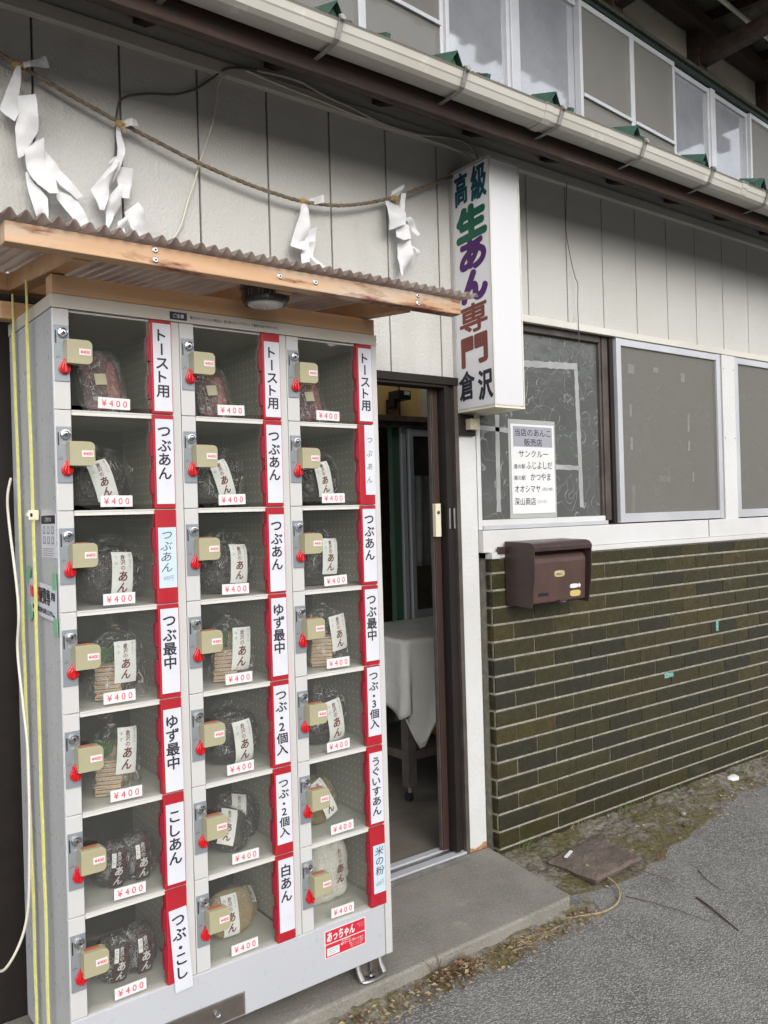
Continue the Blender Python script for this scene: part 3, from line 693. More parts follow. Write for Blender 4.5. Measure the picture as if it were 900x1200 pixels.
swin(-1.15, -.43, 'storey_glass', False, False); swin(-.43, .24, 'storey_glass', True, True); swin(.25, .90, 'storey_glass', True, True, y=.02); swin(.90, 1.50, 'storey_glass', False, False)
swin(1.575, 2.285, 'storey_glass', False, False); swin(2.24, 2.925, 'storey_glass', True, True, y=-.03); swin(2.92, 3.56, 'storey_glass', True, True, y=-.03); swin(3.55, 4.20, 'storey_glass', False, False)
swin(4.28, 4.93, 'storey_glass', False, False); swin(4.92, 5.58, 'storey_glass', True, False, y=-.03); swin(5.57, 6.2, 'storey_glass', False, False)
for (a, b) in ((1.500, 1.575), (4.20, 4.28)): mb = MB(); mb.box(a, b, -.035, .03, 3.2, 4.96, 'aluminium', UT); mb.build('window_mullion', B, bevel=.003)
for u in (-.05, 1.35, 2.78, 4.09, 5.42):
    mb = MB(); mb.box(u-.07, u+.07, -.03, .09, 5.032, 5.55, 'wood_dark', UT); mb.build('post', B, bevel=.004)
    mb = MB(); T = UT @ Matrix.Translation((u, -.03, 5.17)) @ Matrix.Rotation(rad(-6), 4, 'X'); mb.box(-.055, .055, -1.3, .0, -.06, .06, 'wood_dark', T); mb.build('bracket_arm', B, bevel=.004)
mb = MB(); mb.box(-3.6, 6.5, -.98, -.86, 5.335, 5.46, 'wood_dark', UT); mb.build('purlin', B, bevel=.004)
mb = MB(); mb.box(-3.6, 6.5, -.08, .06, 5.40, 5.52, 'wood_dark', UT); mb.build('wall_plate', B, bevel=.004)
for k in range(20):
    u = -3.3 + k*.5
    mb = MB(); T = UT @ Matrix.Translation((u, 0, 5.555)) @ Matrix.Rotation(rad(3), 4, 'X'); mb.box(-.035, .035, -1.45, .2, -.05, .04, 'wood_dark', T); mb.build('rafter', B, bevel=.003)
mb = MB()
T = UT @ Matrix.Translation((0, 0, 5.60)) @ Matrix.Rotation(rad(3), 4, 'X')
for k in range(9): mb.box(-3.6, 6.5, -1.5+.19*k, -1.5+.19*k+.183, 0, .012, 'board_grey', T)
mb.box(-3.6, 6.5, -1.5, 3.5, .014, .05, 'roof_green', T)
mb.build('overhang_roof', B)
mb = MB(); mb.tube([UT @ Vector((u, -.35+.03*u*0, 5.40)) for u in (-3.4, 0, 3, 6.3)], .018, 'cable_white', 8); mb.build('conduit', B)

# ================================================================== SIGN
SG = thing('sign_box', (2.36, -.12, 1.79), 'tall white box sign with brush lettering projecting from the wall', 'sign')
mb = MB()
mb.box(2.2815, 2.4405, -.228, -.02, 1.7965, 2.7365, 'sign_acrylic')
mb.build('sign_body', SG, bevel=.006)
mb = MB(); mb.box(2.279, 2.443, -.022, -.001, 1.786, 2.742, 'sign_case')
mb.box(2.2795, 2.4425, -.2300, -.022, 1.7875, 1.7955, 'cream_light'); mb.box(2.2795, 2.4425, -.2300, -.022, 2.7375, 2.7445, 'sign_case')
for a in (2.2795, 2.4365): mb.box(a, a+.006, -.2302, -.2245, 1.7957, 2.7373, 'trim_paint')
mb.build('sign_edging', SG, bevel=.001)
mb = MB(); fs_ = lambda u, v: (2.2806, -.022 - u, v)     # u from the wall outwards, v = height
def brush(txt, cu, cz, w, h, m, b=.035): line(mb, txt, cu, cz, w, h, fs_, m, bold=b, shear=.08, rot=rad(5), res=6)
brush('高', .050, 2.662, .068, .122, 'teal_ink', .036); brush('級', .149, 2.662, .080, .130, 'teal_ink', .036)
brush('生', .103, 2.520, .152, .118, 'green_ink', .072); brush('あ', .106, 2.396, .136, .112, 'purple_ink', .052); brush('ん', .110, 2.272, .132, .106, 'purple_ink', .074)
brush('専', .101, 2.148, .150, .108, 'rust_ink', .024); brush('門', .101, 2.022, .138, .106, 'rust_ink', .040)
brush('倉', .054, 1.889, .084, .110, 'ink', .030); brush('沢', .157, 1.882, .074, .110, 'ink', .036)
mb.build('sign_lettering', SG)
# switch box beneath
SW = thing('switch_box', (2.33, -.03, 1.70), 'small cream pull switch on a dark wooden block under the box sign', 'switch')
mb = MB(); mb.box(2.283, 2.372, -.022, -.0045, 1.700, 1.782, 'frame_brown'); mb.build('backing_block', SW, bevel=.002)
mb = MB(); mb.box(2.318, 2.368, -.052, -.0225, 1.722, 1.765, 'bakelite'); mb.box(2.336, 2.350, -.055, -.0525, 1.736, 1.752, 'cream_light'); mb.build('switch_body', SW, bevel=.003)
mb = MB(); mb.tube([(2.352, -.035, 1.765), (2.352, -.05, 1.788)], .0035, 'cable_white', 6); mb.build('lead', SW)

# ================================================================== ROPE, STREAMERS, CABLES
def rope_at(t):
    pts = [(-.30, 2.98), (.45, 2.745), (.593, 2.689), (.77, 2.632), (.921, 2.588), (1.17, 2.523), (1.375, 2.489), (1.555, 2.475), (1.72, 2.492), (1.867, 2.535), (1.988, 2.585), (2.10, 2.638), (2.279, 2.725)]
    x = pts[0][0] + t*(pts[-1][0]-pts[0][0])
    for (a, b), (c, d) in zip(pts, pts[1:]):
        if x <= c + 1e-9: break
    k = (x-a)/(c-a); return Vector((x, -.045, b+(d-b)*k))
def smooth_rope(t): return sum((rope_at(min(1, max(0, t+d))) for d in (-.02, -.01, 0, .01, .02)), Vector())/5
def rope():
    mb = MB(); n = 620
    for ph in (0, 2.094, 4.189):
        pts = []
        for i in range(n+1):
            c = smooth_rope(i/n); a = i/n*2.6/.034*2*math.pi/2.2 + ph
            pts.append(c + Vector((0, math.cos(a), math.sin(a)))*.0035)
        mb.tube(pts, .0036, 'rope_straw', 5)
    rnd = random.Random(2)
    for i in range(160):
        c = smooth_rope(rnd.random()); d = Vector((rnd.uniform(-1, 1), rnd.uniform(-1, .2), rnd.uniform(-1, 1))).normalized()
        mb.tube([c, c+d*rnd.uniform(.008, .02)], .0004, 'rope_straw', 3, False)
    tag(mb.build('straw_rope', base=(1.0, -.045, 2.55)), 'twisted straw rope sagging across the siding above the awning', 'rope')
rope()
def flap(mb, rows, k, seed):
    """one folded flap of paper: rows of (left x, left z, right x, right z), smoothed, bowed across its width"""
    n = len(rows)-1
    def at(t):
        q = min(t*n, n-1e-6); i = int(q); f = q-i
        p0, p1, p2, p3 = rows[max(i-1, 0)], rows[i], rows[i+1], rows[min(i+2, n)]
        return [b+(c-b)*f for b, c in zip(p1, p2)]
    tw = random.Random(seed*13+k).uniform(-1, 1)
    def fn(u, v):
        a, b, c, d = at(u); x = a+(c-a)*v; z = b+(d-b)*v; w = math.hypot(c-a, d-b)
        y = -.052 - .005*(k % 4) - .05*w*math.sin(math.pi*v)*math.cos(2.6*u+tw) + tw*.9*w*(v-.5)*math.cos(2.2*u) + .012*math.sin(5*u+tw*3) - .015*u + .010*nz((x, z, k), 26, seed)
        return (x, min(y, -.010), z)
    mb.grid(fn, 9*n, 7, 'shide_paper')
def shide(x, z, label, flaps):
    o = thing('paper_streamer', (x, -.06, z), label, 'paper streamer', 'white paper streamers hanging from the straw rope')
    mb = MB()
    for k, rows in enumerate(flaps): flap(mb, rows, k, int(x*50))
    mb.build('paper_strip', o, solid=.0005)
    kb = MB()
    rnd = random.Random(int(x*100))
    for i in range(9):
        a = rnd.uniform(0, 6.28); kb.tube([(x+.010*math.cos(a), -.055, z+.004), (x+.016*math.cos(a), -.066, z-.004), (x+.02*math.cos(a+1), -.06, z-.018*rnd.random()-.006)], .0012, 'raffia', 4)
    kb.lathe([(-.012, .006), (0, .010), (.012, .006)], (x, -.05, z), (1, 0, .2), 'raffia', 8); kb.build('raffia_knot', o)
shide(0.638, 2.672, 'long paper streamer at the far left end of the rope, reaching down behind the awning',
    [[(0.634,2.662,0.645,2.665),(0.614,2.605,0.643,2.606),(0.59,2.532,0.639,2.565),(0.622,2.498,0.642,2.542)],[(0.649,2.674,0.652,2.655),(0.71,2.708,0.725,2.685)],[(0.635,2.58,0.677,2.587),(0.634,2.525,0.679,2.537),(0.625,2.483,0.686,2.491),(0.631,2.403,0.646,2.414)],[(0.646,2.43,0.696,2.47),(0.656,2.381,0.702,2.407),(0.678,2.338,0.728,2.357),(0.704,2.312,0.727,2.317)],[(0.673,2.456,0.693,2.485),(0.695,2.406,0.726,2.429),(0.74,2.351,0.764,2.373),(0.786,2.321,0.803,2.332)],[(0.652,2.372,0.668,2.383),(0.654,2.31,0.678,2.346),(0.671,2.242,0.704,2.304),(0.675,2.219,0.705,2.233)],[(0.731,2.318,0.744,2.36),(0.738,2.295,0.787,2.329),(0.776,2.246,0.817,2.261),(0.8,2.217,0.832,2.223)]])
shide(0.924, 2.58, 'twisted paper streamer tied at the second knot of the rope, tip touching the awning edge',
    [[(0.926,2.585,0.927,2.568),(0.974,2.602,0.978,2.581)],[(0.917,2.574,0.93,2.569),(0.907,2.496,0.932,2.502),(0.895,2.393,0.918,2.448)],[(0.876,2.443,0.906,2.479),(0.883,2.424,0.906,2.462)],[(0.901,2.461,0.91,2.455),(0.832,2.363,0.896,2.427),(0.855,2.306,0.882,2.382),(0.859,2.298,0.877,2.339)],[(0.909,2.446,0.957,2.449),(0.913,2.414,0.957,2.406),(0.915,2.347,0.937,2.351)],[(0.881,2.348,0.908,2.387),(0.876,2.306,0.915,2.33),(0.866,2.237,0.892,2.284)],[(0.931,2.316,0.963,2.344),(0.943,2.268,0.987,2.293),(0.977,2.232,1.004,2.245)],[(0.905,2.278,0.931,2.299),(0.899,2.226,0.925,2.248)]])
shide(1.56, 2.478, 'short plain paper streamer at the lowest point of the rope',
    [[(1.584,2.492,1.589,2.472),(1.627,2.503,1.63,2.477)],[(1.549,2.466,1.56,2.463),(1.529,2.394,1.569,2.392),(1.504,2.313,1.568,2.353),(1.543,2.295,1.574,2.354)],[(1.557,2.37,1.598,2.387),(1.561,2.332,1.598,2.339),(1.537,2.28,1.572,2.295),(1.526,2.23,1.558,2.235)],[(1.573,2.334,1.598,2.339),(1.577,2.286,1.591,2.288),(1.607,2.237,1.624,2.24)]])
shide(1.96, 2.57, 'paper streamer with fluttering tails beside the box sign',
    [[(1.953,2.594,1.992,2.62),(1.939,2.554,1.979,2.563)],[(1.919,2.55,1.945,2.556),(1.916,2.487,1.992,2.544),(1.915,2.435,1.989,2.469)],[(1.98,2.584,2.0,2.588),(1.978,2.52,1.99,2.501),(1.961,2.422,2.017,2.485),(1.967,2.402,2.022,2.422)],[(1.99,2.491,2.011,2.5),(2.03,2.466,2.044,2.48),(2.043,2.431,2.064,2.446)],[(1.98,2.404,2.015,2.421),(1.971,2.35,2.019,2.358),(1.977,2.309,2.011,2.325),(1.976,2.277,1.99,2.289)],[(2.014,2.41,2.035,2.414),(2.034,2.382,2.055,2.385),(2.04,2.356,2.051,2.363)]])
def cable(name, pts, r, m, label, cat='cable', n=6):
    P = [Vector(p) for p in pts]; out = []
    for i in range(len(P)-1):
        p0, p1, p2, p3 = P[max(i-1, 0)], P[i], P[i+1], P[min(i+2, len(P)-1)]
        for k in range(8):
            t = k/8; out.append(.5*((2*p1)+(p2-p0)*t+(2*p0-5*p1+4*p2-p3)*t*t+(3*p1-p0-3*p2+p3)*t**3))
    out.append(P[-1]); mb = MB(); mb.tube(out, r, m, n)
    return tag(mb.build(name, base=P[len(P)//2], smooth=True), label, cat)
cable('wall_cable', [(1.40, -.04, 2.884), (1.55, -.045, 2.893), (1.669, -.05, 2.868), (1.78, -.05, 2.857), (1.916, -.05, 2.836), (2.08, -.05, 2.838), (2.22, -.05, 2.86), (2.32, -.06, 2.86), (2.372, -.07, 2.82), (2.384, -.08, 2.745)], .0055, 'cable_grey', 'grey cable running under the eaves to the top of the box sign')
cable('wall_cable', [(1.36, -.034, 2.876), (1.5, -.036, 2.862), (1.66, -.036, 2.853), (1.82, -.036, 2.842), (2.0, -.036, 2.846), (2.16, -.036, 2.838), (2.26, -.045, 2.83), (2.35, -.06, 2.80), (2.36, -.07, 2.745)], .004, 'cable_white', 'thin pale cable lying along the cornice strip left of the box sign')
cable('wall_cable', [(.925, -.006, 2.45), (.928, -.008, 2.55), (.934, -.010, 2.64), (.955, -.010, 2.682), (1.03, -.010, 2.715), (1.12, -.010, 2.738), (1.191, -.010, 2.775), (1.25, -.012, 2.825), (1.30, -.034, 2.863), (1.40, -.04, 2.884)], .0035, 'cable_dark', 'dark wire looping from the cornice down into a siding groove at the second streamer')
cable('hanging_cable', [(1.285, -.03, 2.84), (1.266, -.02, 2.80), (1.262, -.02, 2.75), (1.240, -.02, 2.66), (1.20, -.02, 2.55), (1.185, -.02, 2.50), (1.150, -.02, 2.40), (1.12, -.02, 2.31), (1.07, -.02, 2.24)], .0032, 'cable_white', 'slack white cord hanging down the siding towards the awning')
cable('stick_wire', [(2.959, -.035, 2.85), (2.948, -.034, 2.70), (2.952, -.03, 2.62), (2.98, -.03, 2.50), (3.004, -.03, 2.432), (3.018, -.032, 2.40), (3.016, -.03, 2.30), (3.014, -.034, 2.145), (3.012, -.03, 2.02)], .0017, 'cable_dark', 'thin dark wire dangling over the siding right of the box sign', 'wire')
cable('power_cord', [(.578, -.112, 1.52), (.562, -.14, 1.47), (.545, -.22, 1.40), (.54, -.31, 1.20), (.54, -.29, 1.085), (.54, -.33, .95), (.54, -.36, .838), (.535, -.37, .62), (.53, -.34, .433), (.49, -.30, .32), (.47, -.20, .29), (.40, -.10, .27)], .0036, 'cable_white', 'white power cord hanging beside the grey side of the locker', 'cord')

# ================================================================== AWNING
A = thing('wooden_awning', (1.05, -.5, 1.93), 'raw timber awning with smoky corrugated sheet above the lockers', 'awning')
zs = lambda y: 2.009 - .1*(-.70 - y) * -1 if False else 2.010 + .1*(y + .70)
mb = MB(); mb.box(.432, 1.660, -.722, -.682, 1.962, 2.005, 'timber_weather'); mb.build('front_beam', A, bevel=.0025)
mb = MB(); mb.box(.583, 1.512, -.502, -.458, 1.9285, 1.974, 'timber'); mb.build('plate_beam', A, bevel=.0025)
mb = MB(); mb.box(.545, 1.512, -.19, -.145, 1.9285, 1.974, 'timber'); mb.build('plate_beam', A, bevel=.0025)
mb = MB(); mb.box(.30, 1.63, -.130, -.09, 2.018, 2.064, 'timber'); mb.build('back_beam', A, bevel=.0025)
for x in (.598, 1.105, 1.488):
    mb = MB(); T = Matrix.Translation((x, -.41, 2.010)) @ Matrix.Rotation(math.atan(.1), 4, 'X'); mb.box(-.021, .021, -.272, .275, -.024, .021, 'timber', T); mb.build('rafter', A, bevel=.0025)
for x in (.745, 1.062, 1.165, 1.50):
    for dz in ((.012, -.010) if x in (.745, 1.50) else (.0,)):
        mb = MB(); c = (x, -.7222, 1.984+dz); mb.lathe([(0, .0068), (.002, .0068), (.003, .005)], c, (0, -1, 0), 'chrome', 12); mb.lathe([(.0031, .0026), (.0034, .0026)], c, (0, -1, 0), 'black', 8); mb.build('screw', A)
def sheet():
    mb = MB(); x0, x1 = .405, 1.705; p = .0315; nx = int((x1-x0)/p*10)
    def f(u, v):
        x = x0 + (x1-x0)*u; y = -.748 + v*.69
        return (x, y, 2.0175 + .1*(y+.72) + .0085*math.cos(2*math.pi*(x-x0)/p) + .0015*nz((x, y, 0), 4))
    mb.grid(f, nx, 10, 'roof_plastic'); mb.build('corrugated_sheet', A, smooth=True, solid=.0015)
sheet()
L = thing('porch_lamp', (1.09, -.60, 1.95), 'round black lamp with white lens under the awning front beam', 'lamp')
mb = MB(); mb.lathe([(-.012, .062), (.0, .066), (.010, .0665), (.012, .0625), (.042, .0585), (.048, .056), (.048, .050), (.044, .049)], (1.09, -.60, 1.992), (0, 0, -1), 'bulb_lamp', 36)
for i in range(40):
    a = 2*math.pi*i/40
    if i % 3: mb.box(-.0022, .0022, -.0006, .0006, -.008, .008, 'steel' if False else 'dark_steel', Matrix.Translation((1.09+.0612*math.cos(a), -.60+.0612*math.sin(a), 1.966)) @ Matrix.Rotation(a+math.pi/2, 4, 'Z'))
mb.build('lamp_body', L, bevel=0)
mb = MB(); mb.lathe([(0, .049), (.006, .045), (.010, .03), (.012, .004)], (1.09, -.60, 1.9475), (0, 0, -1), 'lens_white', 32); mb.build('lens', L, smooth=True)
for (x, yt, yb, lab) in ((.566, -.36, -.386, 'yellow-green string nearer the street, tied down the side of the locker'), (.572, -.205, -.26, 'yellow-green string nearer the wall, tied down the side of the locker')):
    zt = 1.99
    mb = MB(); n = 40
    pts = [(x + .003*nz((0, 0, i*.3), 1), yt + (yb-yt)*i/n + .004*nz((x, i*.2, 0), 1), zt - (zt-.05)*i/n) for i in range(n+1)]
    mb.tube(pts, .0030, 'string_yellow', 6); mb.tube([(p[0]-.002, p[1]+.0045, p[2]) for p in pts[2:]], .0022, 'string_yellow', 6)
    o = tag(mb.build('tied_string', base=(x, yb, .05)), lab, 'string', 'strings holding the locker')
    if yt < -.3:
        k = MB(); k.box(x-.012, x+.012, -.372, -.352, 1.405, 1.43, 'cream_label'); k.lathe([(0, .008), (.02, .008)], (x-.008, -.352, 1.418), (0, -1, 0), 'cream_label', 10); k.build('cord_clamp', o, bevel=.003)

# ================================================================== LOCKER MACHINE
V = thing('vending_locker', (1.05, -.3, .03), 'white coin locker machine of twenty-one glass compartments selling bean paste', 'vending machine')
X0, PC, PR, ZT, YF = .582, .3125, .2357, 1.896, -.5
mb = MB()
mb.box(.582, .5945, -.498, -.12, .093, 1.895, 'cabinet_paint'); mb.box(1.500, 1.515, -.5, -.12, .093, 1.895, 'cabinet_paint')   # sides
mb.box(.5945, 1.500, -.135, -.12, .093, 1.895, 'inner_paint')
mb.box(.580, 1.517, -.504, -.118, 1.8965, 1.9275, 'header_paint')
mb.box(.5945, 1.50, -.135, -.134, .1, 1.89, 'inner_paint')
for k in (1, 2):
    xa = X0 + PC*k - .024
    mb.box(xa, xa+.0235, -.4995, -.470, .247, 1.895, 'white_paint')       # front post between columns
    mb.box(xa+.005, xa+.018, -.470, -.136, .247, 1.895, 'peg_wall')
mb.box(.5946, .5955, -.47, -.136, .247, 1.895, 'peg_wall'); mb.box(1.4985, 1.4999, -.47, -.136, .247, 1.895, 'peg_wall')
mb.box(1.4915, 1.5145, -.5045, -.470, .097, 1.8955, 'white_paint')
mb.box(.5955, 1.499, -.46, -.136, .11, .235, 'dark_steel')
mb.build('cabinet', V, bevel=.0025)
sh_m = MB(); sh_m.box(.012, .287, -.488, -.136, -.008, 0, 'shelf_paint'); sh_m.box(.040, .2875, -.4985, -.4885, -.0115, .0005, 'shelf_paint'); sh_m.box(.040, .2875, -.4995, -.4988, -.0035, -.0005, 'white_paint'); sh_me = mesh(sh_m, 'shelf')
BASE = ROOT['vending_locker']
def vl(x, y, z): return (x-BASE.x, y-BASE.y, z-BASE.z)
mb = MB(); mb.box(.583, 1.4905, -.5025, -.485, .094, .246, 'cabinet_paint')
kp = mb.build('kick_panel', V, bevel=.003)
mb = MB(); mb.box(.806, 1.026, -.5045, -.5027, .098, .158, 'steel'); mb.box(.811, 1.021, -.5065, -.5047, .102, .154, 'dark_steel'); mb.lathe([(0, .011), (.006, .010), (.006, .006), (.004, .005)], (.945, -.5066, .130), (0, -1, 0), 'chrome', 16)
mb.build('cash_door', kp, bevel=.001)
fr = lambda d: (lambda u, v: (u, YF-d, v))
def maker():
    mb = MB(); mb.box(1.277, 1.419, -.5031, -.5026, .1535, .2305, 'paper'); mb.box(1.280, 1.416, -.5036, -.5032, .1935, .2280, 'sticker_red'); mb.box(1.280, 1.416, -.5036, -.5032, .156, .1905, 'sticker_red')
    f = fr(.0040)
    line(mb, 'あっちゃん', 1.333, .2110, .094, .026, f, 'paper', bold=.035, shear=.12)
    line(mb, 'ロッカー', 1.401, .218, .022, .0052, f, 'paper'); line(mb, 'タイプ', 1.403, .2105, .016, .0052, f, 'paper')
    line(mb, '総合販売元', 1.35, .1868, .030, .0045, f, 'paper'); line(mb, '㈱アコーコーポレーション', 1.370, .1795, .078, .0072, f, 'paper', bold=.03)
    for k in range(3): line(mb, '電話・サービスのご用命は', 1.386, .1725-k*.0052, .052-.006*k, .0032, f, 'paper')
    mb.box(1.284, 1.326, -.5040, -.5037, .1595, .1805, 'paper')
    for k in range(3): mb.box(1.289, 1.321-.006*(k == 2), -.5043, -.5041, .1745-k*.005, .1757-k*.005, 'grey_ink')
    mb.build('maker_sticker', kp)
maker()
mb = MB(); mb.box(.869, .915, -.5048, -.5043, 1.901, 1.9205, 'ink'); line(mb, 'ご注意', .892, 1.911, .030, .010, fr(.0052), 'paper', bold=.015)
mb.box(.916, 1.195, -.5047, -.5043, 1.9015, 1.920, 'header_paint'); line(mb, '鍵のかかっていない商品は、受け取らないで下さい。不審物の恐れがあります。', 1.052, 1.911, .258, .0085, fr(.0052), 'ink', bold=.008)
mb.build('caution_strip', V)
def side_sticker():
    mb = MB(); sx = .5816; f = lambda u, v: (sx-.0006, -u, v)
    mb.box(sx-.0004, sx+.0003, -.490, -.374, 1.316, 1.418, 'card'); mb.box(sx-.0007, sx-.0005, -.488, -.376, 1.396, 1.416, 'ink')
    line(mb, 'ご使用方法', .432, 1.406, .05, .010, lambda u, v: (sx-.0010, -(.864-u) if False else -u, v), 'paper')
    for k in range(3):
        for r in (1.381, 1.357):
            mb.box(sx-.0007, sx-.0005, -.408-.034*k, -.388-.034*k, r-.009, r+.009, 'grey_ink')
            mb.box(sx-.0010, sx-.0008, -.402-.034*k, -.394-.034*k, r-.006, r+.007, 'card')
    for k in range(4): mb.box(sx-.0007, sx-.0005, -.474+.01*(k % 2), -.384, 1.336-k*.0052, 1.3375-k*.0052, 'grey_ink')
    mb.build('instruction_sticker', V)
side_sticker()
def foot(x):
    mb = MB(); n = 16
    # folded leg bracket: two rolled uprights joined by a curved toe
    mb.box(x-.05, x+.05, -.47, -.40, .082, .0925, 'steel')
    for s in (-1, 1): mb.tube([(x+s*.040, -.462, .088), (x+s*.040, -.474, .055), (x+s*.040, -.490, .037)], .0085, 'steel', 10)
    mb.tube([(x+.040*math.cos(math.pi*i/12), -.490-.012*math.sin(math.pi*i/12), .036) for i in range(13)], .0055, 'steel', 8)
    mb.box(x-.036, x+.036, -.470, -.462, .036, .085, 'dark_steel'); mb.lathe([(0, .012), (.008, .012), (.009, .006), (.05, .006)], (x, -.478, .0315), (0, 0, 1), 'chrome', 12)
    mb.build('foot', V)
foot(1.452); foot(.65)
mb = MB()
for x in (1.452, .65): mb.tube([(x-.03, -.16, .031), (x-.03, -.16, .093)], .012, 'steel', 10)
mb.build('rear_foot', V)

# shared door pieces (local: x from column left, z from row top, y = world y)
def shared():
    R = {}
    m = MB(); m.box(.0012, .0388, -.5012, -.485, -PR+.0006, -.0006, 'white_paint'); m.box(.0388, .2885, -.494, -.486, -.0062, -.0008, 'white_paint'); R['door'] = m
    m = MB(); m.box(.0392, .2345, -.4925, -.4895, -PR+.0125, -.0066, 'glass'); R['glass_pane'] = m
    m = MB(); m.box(.0035, .0372, -.5045, -.5013, -.170, -.040, 'lock_plate'); m.box(.0055, .0085, -.5050, -.5046, -.083, -.053, 'black'); m.box(.016, .030, -.5052, -.5046, -.0815, -.0765, 'sticker_grey')
    m.box(.008, .0165, -.5049, -.5046, -.1155, -.1145, 'ink'); m.add([(.006, -.505, -.117), (.0085, -.505, -.1155), (.0078, -.505, -.1185)], [(0, 1, 2)], 'ink')
    line(m, '返却', .0125, -.1105, .008, .0028, lambda u, v: (u, -.5049, v), 'grey_ink'); R['lock_plate'] = m
    m = MB(); c = (.0225, -.5046, -.058); m.lathe([(0, .0125), (.004, .0122), (.008, .0108), (.0085, .0085), (.006, .0075)], c, (0, -1, 0), 'chrome', 20); m.lathe([(.0062, .0060), (.0085, .0056), (.0088, .0030), (.007, .0024)], c, (0, -1, 0), 'chrome', 14); m.lathe([(.0089, .0028), (.0091, .0020)], c, (0, -1, 0), 'black', 10); R['lock_cylinder'] = m
    m = MB(); c = Vector((.0245, -.5046, -.141)); 
    tear = [(.0135*math.sin(t), -.0135*math.cos(t)) for t in (2.35*i/9 for i in range(-9, 10))]
    tear = [(a, b) for a, b in tear] + [(.0048, .018), (.0028, .0245), (-.0028, .0245), (-.0048, .018)]
    m.prism([(c.x+a, c.z+b) for a, b in tear], 'y', c.y-.0085, c.y, 'red_plastic')
    m.prism([(c.x+a*.62, c.z+b*.86+.0005) for a, b in tear], 'y', c.y-.0125, c.y-.0086, 'red_plastic')
    m.box(c.x-.0028, c.x+.0028, c.y-.0185, c.y-.0126, c.z-.0105, c.z+.019, 'red_plastic'); R['knob'] = m
    m = MB(); za, zb = -.132, -.076
    rc = []
    x0, x1, y0, y1 = .0235, .0815, -.534, -.505
    rr = .012
    ol = [(x0, za), (x0, zb)] + [(x1-rr+rr*math.sin(t), zb-rr+rr*math.cos(t)) for t in (0, .4, .8, 1.2, 1.571)] + [(x1-rr+rr*math.cos(t), za+rr-rr*math.sin(t)) for t in (0, .4, .8, 1.2, 1.571)]
    m.prism(ol, 'y', y0, y1, 'cream_box'); m.box(x0+.007, x1-.016, y0+.012, y1-.003, zb+.0003, zb+.0018, 'orange_inlet'); R['coin_box'] = m
    m = MB(); m.box(.0505, .0775, -.5352, -.5343, -.1115, -.0965, 'paper'); line(m, '¥400', .064, -.104, .0215, .0078, lambda u, v: (u, -.5356, v), 'red_ink', bold=.02); R['price_sticker'] = m
    m = MB(); m.box(-.039, .039, -.0016, 0, -.0135, .0135, 'paper'); line(m, '¥ 4 0 0', 0, 0, .062, .0160, lambda u, v: (u, -.0020, v), 'red_ink', bold=.005); R['price_tag'] = m
    m = MB(); m.box(.2345, .2890, -.5055, -.486, -PR+.0018, -.0018, 'holder_red')
    for zc in (-.075, -.168): m.box(.2295, .2345, -.503, -.488, zc-.030, zc+.030, 'holder_maroon'); m.box(.2275, .2296, -.501, -.490, zc-.022, zc+.022, 'holder_maroon')
    m.box(.2360, .2375, -.5062, -.5056, -PR+.006, -.006, 'sticker_red'); m.box(.2870, .2882, -.5062, -.5056, -PR+.006, -.006, 'sticker_red'); R['label_holder'] = m
    return {k: mesh(v, k) for k, v in R.items()}
SHM = shared()
CARDS = {(0, 0): ('トースト用', 'p', -.010, -.228, 0), (0, 1): ('つぶあん', 'p', -.012, -.223, 0), (0, 2): ('つぶあん', 'h', -.046, -.196, 0), (0, 3): ('つぶ最中', 'p', -.012, -.222, 0), (0, 4): ('ゆず最中', 'p', -.026, -.231, .5), (0, 5): ('こしあん', 'p', -.026, -.224, 0), (0, 6): ('つぶ・こし', 'p', -.052, -.258, 3.5),
         (1, 0): ('トースト用', 'p', -.024, -.228, 0), (1, 1): ('つぶあん', 'p', -.014, -.225, 0), (1, 2): ('つぶあん', 'p', -.021, -.229, 0), (1, 3): ('ゆず最中', 'p', -.012, -.222, 0), (1, 4): ('つぶ・2個入', 'p', -.013, -.224, 0), (1, 5): ('つぶ・2個入', 'p', -.018, -.206, 0), (1, 6): ('白あん', 'p', -.012, -.208, 0),
         (2, 0): ('トースト用', 'p', -.012, -.226, 0), (2, 1): ('つぶあん', 't', -.001, -.206, 0), (2, 2): ('つぶあん', 'p', -.012, -.225, 0), (2, 3): ('つぶ最中', 'p', -.012, -.222, 0), (2, 4): ('つぶ・3個入', 'p', -.005, -.206, 0), (2, 5): ('うぐいすあん', 'p', -.020, -.226, 0), (2, 6): ('米の粉', 'k', -.056, -.196, 0)}
rndd = random.Random(11)
